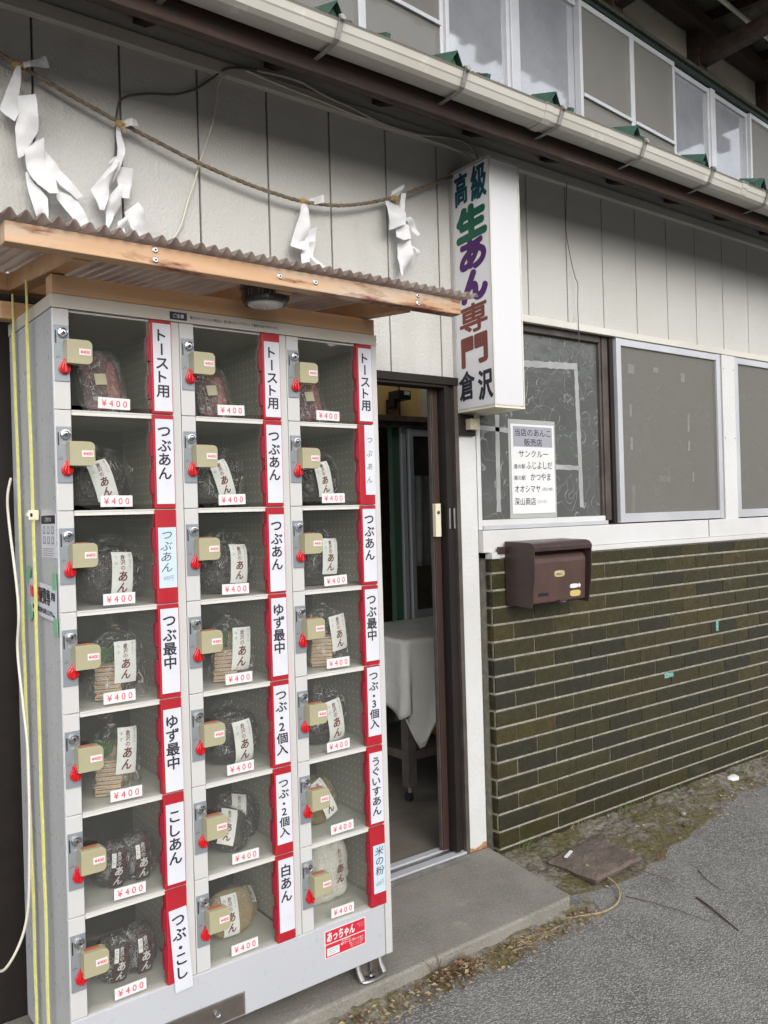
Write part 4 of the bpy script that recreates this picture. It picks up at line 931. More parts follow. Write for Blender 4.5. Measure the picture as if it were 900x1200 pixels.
for c in range(3):
    for r in range(7):
        ox, oz = X0 + PC*c, ZT - PR*r
        part('shelf', sh_me, V, vl(ox, 0, oz-PR))
        d = part('door', SHM['door'], V, vl(ox, 0, oz), bevel=.0015)
        for k in ('glass_pane', 'lock_plate', 'lock_cylinder', 'knob', 'coin_box', 'price_sticker', 'label_holder'):
            part(k, SHM[k], d, bevel={'coin_box': .0035, 'knob': .0022, 'lock_plate': .0006, 'label_holder': .001}.get(k, 0))
        kn = [q for q in d.children if q.name.startswith('knob')][0]; ka = rad(rndd.uniform(-9, 9)); kc = Vector((.0245, 0, -.141)); kn.rotation_euler = (0, ka, 0); kn.location = kc - Matrix.Rotation(ka, 3, 'Y') @ kc
        t = part('price_tag', SHM['price_tag'], d, (.142 + rndd.uniform(-.006, .008), -.4926, -PR+.0215)); t.rotation_euler = (0, rad(rndd.uniform(-1.5, 1.5)), 0)
        txt, st, zt, zb, tilt = CARDS[(c, r)]
        xa, xb = (.2400, .2868) if st != 't' else (.2545, .2895)
        if st == 'k': xa, xb = .2440, .2865
        mb = MB(); mb.box(xa, xb, -.5072, -.5064, zb, zt, 'card' if st == 'p' or st == 't' else 'card_blue')
        f = lambda u, v: (u, -.5076, v); cx = (xa+xb)/2; H = zt-zb
        if st == 'p':
            n = len(txt)-.2*txt.count('・'); em = min(.0345, H*.84/n); sx = .0372/em
            column(mb, txt, cx-.0012, zt-.014 if len(txt) < 5 else zt-.012, em, f, 'ink', bold=.026, sx=min(1.22, sx), step=1.0)
        elif st == 'h':
            e = column(mb, txt, cx-.001, zt-.006, .027, f, 'ink', bold=-.004, shear=.25, jit=.08, sx=1.15, step=.98); line(mb, '400円', cx, zb+.024, .026, .012, f, 'grey_ink', shear=.25)
        elif st == 't':
            column(mb, txt, cx-.001, zt-.034, .022, f, 'blue_ink', bold=-.012, shear=.2, jit=.08, step=1.75)
        else:
            column(mb, txt, cx, zt-.004, .028, f, 'ink', bold=.004, shear=.15, jit=.06, sx=1.15, step=1.02); line(mb, '400円', cx, zb+.028, .028, .015, f, 'grey_ink', shear=.2, rot=.15)
        o = part('label_card', mesh(mb, 'label_card'), d)
        if tilt: 
            o.rotation_euler = (0, rad(-tilt), 0); p = Vector((cx, 0, zt)); q = Matrix.Rotation(rad(-tilt), 3, 'Y') @ p; o.location = p-q

# ---- goods in the compartments
def sup(c, p): return math.copysign(abs(c)**p, c)
class Pillow:
    """bag lying or standing: superellipsoid w x d x h with wrinkles, resting on z0"""
    def __init__(s, cx, cy, z0, w, d, h, seed, e1=.7, e2=.85, wr=.006, tilt=0, ws=28):
        s.__dict__.update(cx=cx, cy=cy, z0=z0, w=w, d=d, h=h, seed=seed, e1=e1, e2=e2, wr=wr, tilt=tilt, ws=ws)
    def pt(s, u, v, k=1.0, ex=0):
        th = 2*math.pi*u; ph = math.pi*(v-.5)
        x = sup(math.cos(ph), s.e1)*sup(math.cos(th), s.e2)*s.w/2; y = sup(math.cos(ph), s.e1)*sup(math.sin(th), s.e2)*s.d/2; z = sup(math.sin(ph), s.e1)*s.h/2
        n = Vector((x/(s.w/2)**2, y/(s.d/2)**2, z/(s.h/2)**2)); n = n.normalized() if n.length > 0 else Vector((0, 0, 1))
        q = (x, y, z); a = abs(nz(q, s.ws, s.seed))*1.2 - .35; b = nz(q, s.ws*.45, s.seed+3)
        p = Vector(q) + n*(s.wr*(a + .8*b) + ex*(1+.9*nz(q, s.ws*.8, s.seed+9)))
        p = Matrix.Rotation(s.tilt, 3, 'Y') @ p
        p += Vector((s.cx, s.cy, s.z0 + s.h/2))
        if p.z < s.z0+.0008: p.z = s.z0+.0008
        p.z = min(p.z, s.z0 + 10)
        return p
    def mesh(s, m, nu=44, nv=30, ex=0, mb=None):
        mb = mb or MB(); mb.grid(lambda u, v: s.pt(u, v, 1, ex), nu, nv, m); return mb
    def front(s, u, v):
        """point on the front face for label coordinates (u, v) in metres from the centre"""
        X, Z = max(-.98, min(.98, u/(s.w/2))), max(-.98, min(.98, v/(s.h/2)))
        y = s.d/2*(max(0, 1-abs(X)**(2/s.e2)*1.0 - abs(Z)**(2/s.e1)))**(.5*s.e1)
        return u, -y, v
def anlabel(mb, P, lu, lv, w, h, ang, m='paper_label', ink='brown_ink', side='つぶ', lift=.0065, base=True):
    """white label strip draped on the front of a bag, with its brown writing"""
    ca, sa = math.cos(ang), math.sin(ang)
    def on(a, b, e):
        u = lu + a*ca + b*sa; v = lv - a*sa + b*ca
        X = u/(P.w/2); Z = v/(P.h/2)
        X = max(-.93, min(.93, X)); Z = max(-.93, min(.93, Z))
        y = P.d/2*(max(.02, 1-abs(X)**2.6-.9*abs(Z)**3.2))**.5
        p = Matrix.Rotation(P.tilt, 3, 'Y') @ Vector((u, -y-lift-e, v))
        return p + Vector((P.cx, P.cy, P.z0+P.h/2))
    if base: mb.grid(lambda a, b: on((a-.5)*w, (b-.5)*h, 0), 6, 12, m)
    f = lambda a, b: on(a, b, .0009)
    column(mb, '倉沢の', 0, h*.45, h*.12, f, ink if ink != 'paper' else 'paper', bold=.01)
    column(mb, 'あん', .001, h*.09, h*.255, f, ink, bold=.028, shear=.15, sx=.95)
    if side: column(mb, side, -w*.33, h*.42, h*.085, f, 'grey_ink' if ink != 'paper' else 'paper', step=1.5)
    if side and ink != 'paper': column(mb, 'あっちゃん', w*.34, h*.47, h*.062, f, 'grey_ink', step=1.0)
    return on
ROWN = ['top', 'second', 'third', 'fourth', 'fifth', 'sixth', 'bottom']; COLN = ['left', 'middle', 'right']
def base(c, r): return X0+PC*c, ZT-PR*(r+1)+.001
def where(c, r): return '%s compartment of the %s column' % (ROWN[r], COLN[c])
def bean_bag(c, r, x0, x1, top, lab, ang=0, seed=None, m='paste', side='つぶ', name='bean_paste_bag', desc='dark bean paste bag with white label', cat='bean paste', grp='bagged bean paste in the locker', dy=-.37):
    seed = seed or c*7+r+1
    ox, sh = base(c, r); w, h = x1-x0, top-.004
    w *= 1.08; h *= 1.05
    P = Pillow(ox+(x0+x1)/2, dy, sh, w, .090, h, seed, wr=.0085, ws=34)
    o = thing(name, (P.cx, P.cy, sh), desc+', '+where(c, r), cat, grp)
    P.mesh(m).build('bean_paste', o, smooth=True)
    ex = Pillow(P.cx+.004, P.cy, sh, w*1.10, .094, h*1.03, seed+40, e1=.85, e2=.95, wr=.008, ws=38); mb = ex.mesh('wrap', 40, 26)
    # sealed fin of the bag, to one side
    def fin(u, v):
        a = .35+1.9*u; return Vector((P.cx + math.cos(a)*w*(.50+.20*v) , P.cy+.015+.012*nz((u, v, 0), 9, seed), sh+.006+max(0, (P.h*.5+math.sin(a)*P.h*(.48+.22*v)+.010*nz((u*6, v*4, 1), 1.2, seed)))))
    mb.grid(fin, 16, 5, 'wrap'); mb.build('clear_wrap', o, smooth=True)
    lx0, lx1, lz0, lz1 = lab; mb = MB()
    anlabel(mb, P, ox+(lx0+lx1)/2-P.cx, (lz0+lz1)/2-P.h/2-.003, (lx1-lx0), lz1-lz0, ang, side=side, lift=.017); mb.build('paper_label', o)
    return o
def toast_pack(c, r, x0, x1, top):
    ox, sh = base(c, r); w, h = (x1-x0)*.97, top+.004; seed = c*5+1
    cx = ox+(x0+x1)/2-.002
    o = thing('toast_paste_pack', (cx, -.38, sh), 'flat clear pack of red beans with cream square, '+where(c, r), 'bean paste pack', 'flat bean packs for toast')
    lean = rad(-14); T = Matrix.Translation((cx, -.405, sh+.002)) @ Matrix.Rotation(lean, 4, 'X') @ Matrix.Rotation(rad(-5), 4, 'Y')
    def slab(hw, hh, d, z0, m, bn, sd, mb, nu=40, nv=14, ez=.30):
        def f(u, v):
            th = 2*math.pi*u; ph = math.pi*(v-.5)
            x = sup(math.cos(ph), .35)*sup(math.cos(th), .42)*hw; z = sup(math.cos(ph), .35)*sup(math.sin(th), .42)*hh; y = sup(math.sin(ph), .6)*d
            y += bn*nz((x, y, z), 60, sd); x *= 1-.10*max(0, z/hh)**2; return T @ Vector((x, y, z+z0))
        mb.grid(f, nu, nv, m); return mb
    slab(w*.41, h*.43, .011, h*.49, 'beans', .004, seed, MB()).build('bean_slab', o, smooth=True)
    mb = MB()
    slab(w*.13, h*.33, .010, h*.50, 'beans_pink', .004, seed+2, mb, 24, 10)
    for i in range(len(mb.v)): 
        v = Vector(mb.v[i]); mb.v[i] = tuple(v + Vector((w*.20, -.0035, .0)))
    mb.build('bean_streak', o, smooth=True)
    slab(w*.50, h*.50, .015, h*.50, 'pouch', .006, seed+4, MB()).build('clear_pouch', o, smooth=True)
    f = lambda u, v: T @ Vector((u, -.0178, v+h*.5))
    mb = MB(); mb.grid(lambda a, b: T @ Vector((-.004+(a-.5)*.029, -.0172-.001*math.sin(3*a), h*.5+.003+(b-.5)*.029)), 3, 3, 'cream_label'); mb.build('square_label', o, solid=.0006)
    mb = MB(); column(mb, 'トースト用', -w*.23, .015, .0135, f, 'paper', bold=.0, shear=-.1, step=1.05); mb.build('pack_writing', o)
def wafer_bag(c, r, x0, x1, top, lab, ang, dark, side):
    ox, sh = base(c, r); cx = ox+(x0+x1)/2; seed = c*9+r+2; rnd = random.Random(seed); H = top
    o = thing('wafer_set_bag', (cx, -.38, sh), 'tied bag of tan wafers and %s paste, %s' % ('dark' if dark else 'yellowish', where(c, r)), 'wafer set', 'clear bags of wafers and paste')
    # stack of wafer shells
    wx = ox + x0 + .046; n = 8; hh = .0105; mb = MB(); W = .031
    for i in range(n):
        T = Matrix.Translation((wx + .004*i/n + rnd.uniform(-.002, .002), -.40+rnd.uniform(-.002, .002), sh+.003+hh*i)) @ Matrix.Rotation(rad(-22+rnd.uniform(-4, 4)), 4, 'Z')
        pr = [(-W, -W*.9), (W, -W*.9), (W, W*.9), (-W, W*.9)]
        mb.box(-W, W, -W*.95, W*.95, 0, hh*.42, 'wafer', T); mb.box(-W*.93, W*.93, -W*.88, W*.88, hh*.42, hh*.62, 'brown_board', T); mb.box(-W, W, -W*.95, W*.95, hh*.62, hh*.98, 'wafer', T)
    mb.build('wafer_stack', o, bevel=.002)
    P = Pillow(ox+x1-.042, -.355, sh, .074, .07, H*.66, seed, wr=.004); P.mesh('paste' if dark else 'paste_tan', 32, 22).build('bean_paste', o, smooth=True)
    mb = MB(); mb.grid(lambda u, v: (wx-.030+.05*u, -.382-.01*v+.004*math.sin(9*u), sh+.085+.045*v+.006*math.sin(7*u)), 8, 5, 'leaf_green'); mb.build('green_sheet', o, solid=.001, smooth=True)
    w = x1-x0
    def bagf(u, v):
        th = 2*math.pi*u
        prof = [(0, .97), (.15, 1.04), (.45, 1.0), (.62, .86), (.74, .55), (.82, .20), (.845, .09), (.87, .14), (.94, .26), (1.0, .38)]
        for (a, b), (c_, d_) in zip(prof, prof[1:]):
            if v <= c_+1e-9: break
        k = b+(d_-b)*(v-a)/(c_-a)
        rx, ry = w*.53*k, .052*k+.004
        crease = 1 + (.04+.22*max(0, v-.55))*nz((math.cos(th)*3.2, math.sin(th)*3.2, v*3), 1.4, seed)
        lean = -.022*max(0, v-.8)/.2*w/.14
        return Vector((cx + .002 + lean + sup(math.cos(th), .75)*rx*crease, -.378 + sup(math.sin(th), .8)*ry*crease, sh+.0015+v*(H+.012)))
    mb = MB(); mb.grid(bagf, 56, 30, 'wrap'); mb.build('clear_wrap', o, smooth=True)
    mb = MB(); zt = sh+.845*(H+.012); mb.tube([(cx+.002+.008*math.cos(t), -.378+.007*math.sin(t), zt) for t in (i*.7 for i in range(10))], .0012, 'cream_label', 5); mb.build('tie', o)
    lx0, lx1, lz0, lz1 = lab; hz = (lz0+lz1)/2
    Q = Pillow(cx, -.378, sh, w*1.10, .112, H*1.1, 1)
    mb = MB(); anlabel(mb, Q, ox+(lx0+lx1)/2-cx, hz-Q.h/2, lx1-lx0, lz1-lz0, ang, side=side, lift=.010); mb.build('paper_label', o)
def twin_bags(c, r, seed):
    ox, sh = base(c, r)
    for i, (cx, w, h, dy, an) in enumerate(((.145, .105, .112, -.385, .05), (.208, .095, .122, -.375, -.06))):
        P = Pillow(ox+cx, dy-.01*i, sh, w, .060, h, seed+i, wr=.0045, tilt=an)
        o = thing('bean_paste_bag', (P.cx, P.cy, sh), '%s of two dark bags with maroon printed fronts, %s' % (('rear one', 'front one')[i], where(c, r)), 'bean paste', 'dark bags with maroon fronts in the locker')
        P.mesh('paste').build('bean_paste', o, smooth=True)
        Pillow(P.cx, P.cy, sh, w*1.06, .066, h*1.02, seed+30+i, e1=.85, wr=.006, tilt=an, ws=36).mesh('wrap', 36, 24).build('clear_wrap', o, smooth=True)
        mb = MB(); on = anlabel(mb, P, .002, -.004, .036, h*.84, .05, m='paste_maroon', ink='paper', side=None, lift=.013)
        mb.grid(lambda a, b: on(-.013+(a-.5)*.011, h*.20+(b-.5)*.034, .0006), 3, 4, 'paper_label'); f = lambda a, b: on(a, b, .0012); column(mb, ('こし', 'つぶ')[i if r == 6 else 0], -.013, h*.20+.014, .010, f, 'brown_ink', step=1.2)
        mb.build('printed_front', o)
def flat_bag(c, r, cx, w, h, dy, tiltx, lab, m, seed, desc, side, tz=0, ang=0.0):
    ox, sh = base(c, r)
    P = Pillow(0, 0, 0, w, .045, h, seed, wr=.004)
    o = thing('bean_paste_bag', (ox+cx, dy, sh), desc+', '+where(c, r), 'bean paste', 'loose bags lying in the locker')
    T = Matrix.Translation((ox+cx, dy, sh+.004)) @ Matrix.Rotation(tiltx, 4, 'X') @ Matrix.Rotation(tz, 4, 'Y')
    def put(mb, k=0): 
        vs = [T @ Vector(v) for v in mb.v]; lo = min(v.z for v in vs); mb.v = [(v.x, v.y, v.z) for v in vs]; return mb, lo
    a, lo = put(P.mesh(m, 36, 24)); dz = sh+.001-lo
    mbs = [('bean_paste', a, True)]
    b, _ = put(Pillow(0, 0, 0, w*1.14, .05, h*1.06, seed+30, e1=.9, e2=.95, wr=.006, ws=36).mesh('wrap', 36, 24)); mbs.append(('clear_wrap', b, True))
    l_ = MB(); anlabel(l_, P, lab[0], lab[1], lab[2], lab[3], ang, side=side, lift=.007); l_, _ = put(l_); mbs.append(('paper_label', l_, False))
    for nme, q, smo in mbs:
        q.v = [(v[0], v[1], max(v[2]+dz, sh+.0006)) for v in q.v]; q.build(nme, o, smooth=smo)

toast_pack(0, 0, .094, .223, .170); toast_pack(1, 0, .088, .207, .152); toast_pack(2, 0, .092, .205, .158)
bean_bag(0, 1, .078, .211, .131, (.108, .160, .028, .127), rad(-16), desc='dark wrinkled bag with tilted white label')
bean_bag(0, 2, .093, .238, .139, (.149, .203, .022, .133), rad(3), desc='round dark bag with upright white label')
bean_bag(1, 1, .084, .226, .141, (.122, .172, .031, .132), rad(-17), desc='dark bag with slanting label, loose film at right')
bean_bag(1, 2, .110, .245, .142, (.162, .214, .033, .138), rad(2), desc='dark bag with level white label')
bean_bag(2, 1, .099, .237, .142, (.135, .185, .032, .132), rad(-10), desc='dark grey bag with narrow leaning label')
bean_bag(2, 2, .100, .235, .155, (.147, .200, .037, .142), rad(2), desc='squarish dark bag with centred white label')
bean_bag(1, 4, .114, .251, .141, (.160, .215, .012, .128), rad(-5), desc='dark bag bursting wide beside a label')
bean_bag(2, 4, .094, .241, .155, (.150, .206, .015, .138), rad(-9), desc='low dark bag with crumpled clear film on the left')
wafer_bag(0, 3, .096, .243, .200, (.145, .200, .042, .146), rad(0), True, 'つぶ')
wafer_bag(0, 4, .090, .218, .182, (.145, .197, .053, .166), rad(5), False, 'ゆず')
wafer_bag(1, 3, .103, .240, .192, (.154, .210, .030, .146), rad(2), False, 'ゆず')
wafer_bag(2, 3, .100, .250, .200, (.160, .216, .045, .150), rad(-8), True, 'つぶ')
twin_bags(0, 5, 61); twin_bags(0, 6, 71)
flat_bag(1, 5, .135, .12, .115, -.405, rad(-30), (-.012, .0, .046, .096), 'paste', 81, 'dark flat bag lying in front with a slanted label', None, rad(24))
flat_bag(1, 5, .205, .135, .125, -.335, rad(-22), (-.01, .004, .044, .10), 'paste', 84, 'dark flat bag propped behind another bag', None, rad(16))
flat_bag(1, 6, .160, .135, .125, -.385, rad(-10), (-.012, -.002, .046, .108), 'paste_tan', 87, 'large tan paste bag with white label', '白あん', 0)
flat_bag(1, 6, .250, .05, .10, -.330, rad(-62), (.0, .0, .03, .06), 'paste_tan', 89, 'small tan pack lying at the right', None, rad(10))
flat_bag(2, 5, .170, .125, .125, -.385, rad(-16), (.008, .0, .048, .112), 'paste_olive', 91, 'olive tan bag with slanting white label', 'うぐ', rad(-22))
def flour():
    ox, sh = base(2, 6); P = Pillow(ox+.165, -.36, sh, .145, .10, .195, 5, e1=.55, e2=.7, wr=.016, ws=15)
    o = thing('rice_flour_bag', (P.cx, P.cy, sh), 'big white rice flour bag with brown brush writing in bottom right compartment', 'flour bag')
    P.mesh('flour', 60, 40).build('bag_body', o, smooth=True)
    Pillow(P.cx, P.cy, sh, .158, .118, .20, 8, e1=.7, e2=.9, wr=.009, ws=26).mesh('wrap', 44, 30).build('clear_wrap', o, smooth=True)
    mb = MB(); anlabel(mb, P, .020, .012, .040, .115, 0, side=None, lift=.012, base=False); mb.build('bag_writing', o)
flour()

# ================================================================== PAPER NOTICES
def coin_notice():
    o = thing('coin_notice', (.578, -.38, 1.20), 'white laminated notice fixed by green tape on the locker side, red and black figures', 'notice')
    q = [(-.262, 1.262), (-.497, 1.248), (-.492, 1.166), (-.270, 1.180)]        # y, z corners: rear top, front top, front bottom, rear bottom
    def f(u, v, e=0):   # u 0..1 from rear to front, v 0..1 bottom to top
        a = Vector(q[3]).lerp(Vector(q[2]), u); b = Vector(q[0]).lerp(Vector(q[1]), u); p = a.lerp(b, v); return Vector((.5785-e - .003*math.sin(math.pi*u), p.x, p.y))
    mb = MB(); mb.grid(lambda u, v: f(u, v), 8, 4, 'card')
    g = lambda u, v: f(u, v, .0008)
    line(mb, '100円', .24, .63, .36, .42, g, 'red_ink', bold=.03); line(mb, '硬貨専', .62, .64, .36, .46, g, 'ink', bold=.03); column(mb, '用', .89, .84, .26, g, 'ink', sx=.5, bold=.02)
    line(mb, '100円硬貨以外は使えません。', .54, .20, .80, .16, g, 'ink', bold=.01); mb.build('notice_sheet', o, solid=.0004)
    for (y, z, a) in ((-.262, 1.272, .5), (-.482, 1.262, 0), (-.272, 1.176, -.4), (-.484, 1.156, .1)):
        t = MB(); T = Matrix.Translation((.5775, y, z)) @ Matrix.Rotation(a, 4, 'X'); t.box(-.0006, .0002, -.016, .016, -.020, .020, 'green_tape', T); t.build('tape_piece', o)
coin_notice()
def shop_notice():
    o = thing('stockist_notice', (2.75, .02, 1.37), 'laminated paper list of stockists with a grey heading, stuck inside the figured window', 'notice')
    mb = MB(); f = lambda u, v: (u, .0228, v)
    mb.box(2.620, 2.892, .0236, .0248, 1.380, 1.765, 'paper'); mb.box(2.634, 2.880, .0232, .0236, 1.668, 1.756, 'sticker_grey')
    line(mb, '当店のあんこ', 2.757, 1.730, .225, .032, f, 'ink', bold=.006); line(mb, '販売店', 2.757, 1.688, .112, .032, f, 'ink', bold=.006)
    line(mb, 'サンクルー', 2.757, 1.638, .185, .030, f, 'ink', bold=.004); line(mb, '道の駅', 2.668, 1.583, .070, .020, f, 'ink', bold=.004); line(mb, 'ふじよしだ', 2.793, 1.588, .165, .032, f, 'ink', bold=.004)
    line(mb, '道の駅', 2.668, 1.534, .070, .020, f, 'ink', bold=.004); line(mb, 'かつやま', 2.800, 1.538, .128, .032, f, 'ink', bold=.004)
    line(mb, 'オオシマヤ', 2.715, 1.486, .160, .030, f, 'ink', bold=.004); line(mb, '（西小畑）', 2.842, 1.484, .068, .014, f, 'grey_ink', bold=.004)
    line(mb, '深山商店', 2.698, 1.432, .132, .032, f, 'ink', bold=.004); line(mb, '（小江）', 2.806, 1.430, .060, .014, f, 'grey_ink', bold=.004)
    mb.build('printed_sheet', o)
    mb = MB(); mb.box(2.606, 2.902, .0252, .0260, 1.360, 1.785, 'thin_sleeve'); mb.build('laminate_sleeve', o)
shop_notice()

# ================================================================== MAILBOX
def mailbox():
    o = thing('mailbox', (2.67, -.05, 1.0), 'brown metal mailbox with gold name plates mounted on the tiled wall', 'mailbox')
    x0, x1, yb, yf, z0, z1 = 2.497, 2.852, -.042, -.205, 1.005, 1.268
    body = MB(); body.box(x0+.004, x1-.004, -.135, yb, z0, z1-.03, 'mailbox'); body.box(x0-.045, x0-.002, -.052, -.042, z1-.05, z1-.02, 'mailbox'); body.build('box_body', o, bevel=.003)
    hood = MB()
    prof = [(yb, z1), (yf+.030, z1-.004), (yf+.012, z1-.009), (yf, z1-.022), (yf, z1-.040), (yf+.004, z1-.040), (yf+.004, z1-.024), (yf+.014, z1-.013), (yf+.030, z1-.009), (yb, z1-.005)]
    hood.prism(prof, 'x', x0, x1, 'mailbox')
    side = [(yb, z0+.004), (yf+.022, z0-.004), (yf+.004, z0+.12), (yf+.001, z1-.032), (yf+.013, z1-.0095), (yf+.030, z1-.0045), (yb, z1-.0005)]
    for a in (x0+.0005, x1-.0055): hood.prism(side, 'x', a, a+.005, 'mailbox')
    hood.build('hood', o, bevel=.0015)
    lid = MB()
    lp = [(-.136, 1.212), (-.158, 1.213), (-.172, 1.208), (-.182, 1.196), (-.185, 1.18), (-.176, 1.022), (-.172, 1.016), (-.136, 1.016)]
    lid.prism(lp, 'x', x0+.020, x1-.020, 'mailbox_lid')
    ld = lid.build('flap', o, bevel=.002)
    def fy(z): return -.185 + (1.18-z)*(.009/.158) - .0012
    def oval(cx, cz, w, h, m, name, txt=None):
        b = MB(); pts = [(cx + sup(math.cos(t), .6)*w/2, cz + sup(math.sin(t), .6)*h/2) for t in (2*math.pi*i/24 for i in range(24))]
        b.add([(x, fy(z)-.001, z) for x, z in pts] + [(x, fy(z)+.002, z) for x, z in pts], [tuple(range(24))] + [(i, 24+i, 24+(i+1) % 24, (i+1) % 24) for i in range(24)], m)
        if txt: line(b, txt, cx, cz, w*.62, h*.34, lambda u, v: (u, fy(v)-.0016, v), 'ink', bold=.02)
        b.build(name, ld)
    oval(2.668, 1.131, .062, .026, 'gold_label', 'name_plate'); oval(2.668, 1.131, .054, .019, 'cream_label', 'name_insert', 'MAIL BOX')
    oval(2.768, 1.043, .066, .026, 'gold_label', 'sticker'); oval(2.760, 1.074, .052, .018, 'paper', 'fish_sticker')
    b = MB(); b.prism([(2.784, 1.074), (2.793, 1.084), (2.802, 1.074), (2.793, 1.064)], 'y', fy(1.074)-.001, fy(1.074)+.001, 'paper'); b.build('sticker', ld)
    b = MB(); b.box(2.545, 2.602, fy(1.052)-.0005, fy(1.052)+.004, 1.046, 1.058, 'black'); b.build('slot', ld)
    b = MB(); b.box(2.66, 2.70, -.19, -.168, 1.009, 1.024, 'mailbox'); b.box(2.668, 2.692, -.195, -.19, 1.012, 1.018, 'dark_steel'); b.build('catch', ld, bevel=.002)
mailbox()
for (x0, x1, z0, z1, lab) in ((3.578, 3.650, .552, .574, 'torn teal sticker on a tile in the middle of the dado'), (4.040, 4.062, .735, .785, 'narrow upright teal sticker high on the tiled dado')):
    mb = MB(); mb.box(x0, x1, -.0390, -.0378, z0, z1, 'teal_sticker'); tag(mb.build('sticker', base=(x0, -.0378, z0)), lab, 'sticker', 'torn teal stickers on the tiles')

# ================================================================== INSIDE THE DOORWAY
TB = thing('work_table', (2.82, .9, .046), 'low wheeled steel table just inside the doorway under white sheeting', 'table')
tx0, tx1, ty0, ty1, tz = 2.44, 3.3, .56, 1.18, .80
mb = MB(); mb.box(tx0, tx1, ty0, ty1, tz-.03, tz-.002, 'steel'); mb.build('table_top', TB, bevel=.003)
for (x, y) in ((tx0+.025, ty0+.025), (tx1-.025, ty0+.025), (tx0+.025, ty1-.025), (tx1-.025, ty1-.025)):
    mb = MB(); mb.box(x-.025, x+.025, y-.025, y+.025, .12, tz-.03, 'dark_steel'); lg = mb.build('leg', TB, bevel=.002)
    mb = MB(); mb.tube([(x, y, .12), (x, y, .09)], .008, 'steel', 8); mb.lathe([(-.010, .022), (.010, .022)], (x, y+.008, .069), (1, 0, 0), 'black', 16); mb.build('caster', lg)
mb = MB(); mb.box(tx0+.05, tx1-.05, ty0+.01, ty0+.04, .24, .28, 'dark_steel'); mb.box(tx0+.05, tx1-.05, ty0+.04, ty1-.04, .25, .262, 'dark_steel'); mb.box(tx0+.01, tx0+.04, ty0+.05, ty1-.05, .24, .28, 'dark_steel'); mb.build('lower_shelf', TB)
def sheeting():
    mb = MB()
    # top, then a draped skirt round the front and left edges
    def skirt(P, Q, N, n, drop, seed, flare=.05, tail=None):
        def f(u, v):
            p = Vector(P).lerp(Vector(Q), u); d = drop(u)
            out = .006 + flare*v*(.45+.55*nz((u*4, 0, 0), 1.6, seed)) + .016*math.sin(u*19+seed)*v
            return p + Vector(N)*out + Vector((.0, 0, -d*v)) + Vector((tail(u)*v if tail else 0, 0, 0))
        mb.grid(f, n, 14, 'vinyl_sheet')
    z = tz+.002
    mb.grid(lambda u, v: (tx0-.006+(tx1-tx0+.012)*u, ty0-.006+(ty1-ty0+.012)*v, z+.004*nz((u*5, v*5, 0), 1)), 24, 16, 'vinyl_sheet')
    r = .03; path = [(Vector((tx0-.006, ty1 + (ty0+r-ty1)*i/20, z)), Vector((-1, 0, 0))) for i in range(21)]
    path += [(Vector((tx0-.006+r-r*math.cos(t), ty0-.006+r-r*math.sin(t), z)), Vector((-math.cos(t), -math.sin(t), 0))) for t in (math.pi/2*i/6 for i in range(1, 7))]
    path += [(Vector((tx0-.006+r + (tx1-tx0-r)*i/30, ty0-.006, z)), Vector((0, -1, 0))) for i in range(1, 31)]
    n = len(path)-1
    def f(u, v):
        q = min(int(u*n+.5), n); p, N = path[q]
        d = .335 + .012*math.sin(q*.7) + (.02*math.sin(q*.35))
        if q >= 26: d += .20*max(0, 1-abs(q-29.5)/4.0)
        out = .005 + v*(.022 + .020*nz((q*.22, 0, 0), 1.7, 4)) + .012*math.sin(q*.62)*v + .006*nz((q*.3, v*4, 2), 1.3)*v
        return p + N*out + Vector((-.05*v*v if 26 <= q <= 33 else 0, 0, -d*v + .004))
    mb.grid(f, n, 16, 'vinyl_sheet')
    tag(mb.build('plastic_sheet', base=(2.8, .8, z), smooth=True, solid=.001), 'crumpled white plastic sheet draped over the table in the doorway', 'sheet')
sheeting()
for (x, y, m, lab, sc) in ((2.66, .78, 'bag_green', 'green and yellow packet on the shelf under the covered table', .07), (2.80, .74, 'bag_red', 'red and green packet under the covered table, nearer the door jamb', .075)):
    P = Pillow(x, y, .2635, sc*2, .09, sc*2.4, 3, wr=.006); tag(P.mesh(m, 28, 20).build('packet', base=(x, y, .2635), smooth=True), lab, 'packet')
mb = MB(); mb.grid(lambda u, v: (3.245+.15*u, 1.46+.02*math.sin(u*12)+.01*v, 1.62-.55*v), 14, 10, 'cloth_grey')
tag(mb.build('hanging_towel', base=(3.3, 1.46, 1.62), smooth=True, solid=.004), 'grey white cloth hanging behind the glazed inner door', 'cloth')
MT = thing('wall_device', (2.95, 1.22, 2.0), 'small black device mounted high inside the doorway', 'device')
mb = MB(); mb.box(2.945, 3.035, 1.19, 1.285, 2.035, 2.085, 'black'); mb.box(2.93, 2.96, 1.22, 1.29, 1.99, 2.04, 'black'); mb.tube([(2.925, 1.25, 2.0), (2.91, 1.26, 1.97), (2.93, 1.27, 1.93)], .006, 'black', 6); mb.build('device_body', MT, bevel=.004)
mb = MB(); mb.box(2.985, 3.025, 1.1885, 1.1897, 2.06, 2.08, 'paper'); mb.build('rating_plate', MT)
mb = MB(); mb.box(2.895, 2.955, 1.258, 1.2685, 1.17, 1.27, 'cream_light') if False else None
SWI = thing('wall_switch', (3.45, 1.85, 1.17), 'pale switch plate on the dark wall seen through the doorway', 'switch')
mb = MB(); mb.box(2.93+.45, 2.93+.53, 1.855, 1.868, 1.16, 1.27, 'cream_light'); mb.box(3.405, 3.435, 1.848, 1.8545, 1.19, 1.235, 'dark_steel'); mb.build('switch_plate', SWI, bevel=.002)

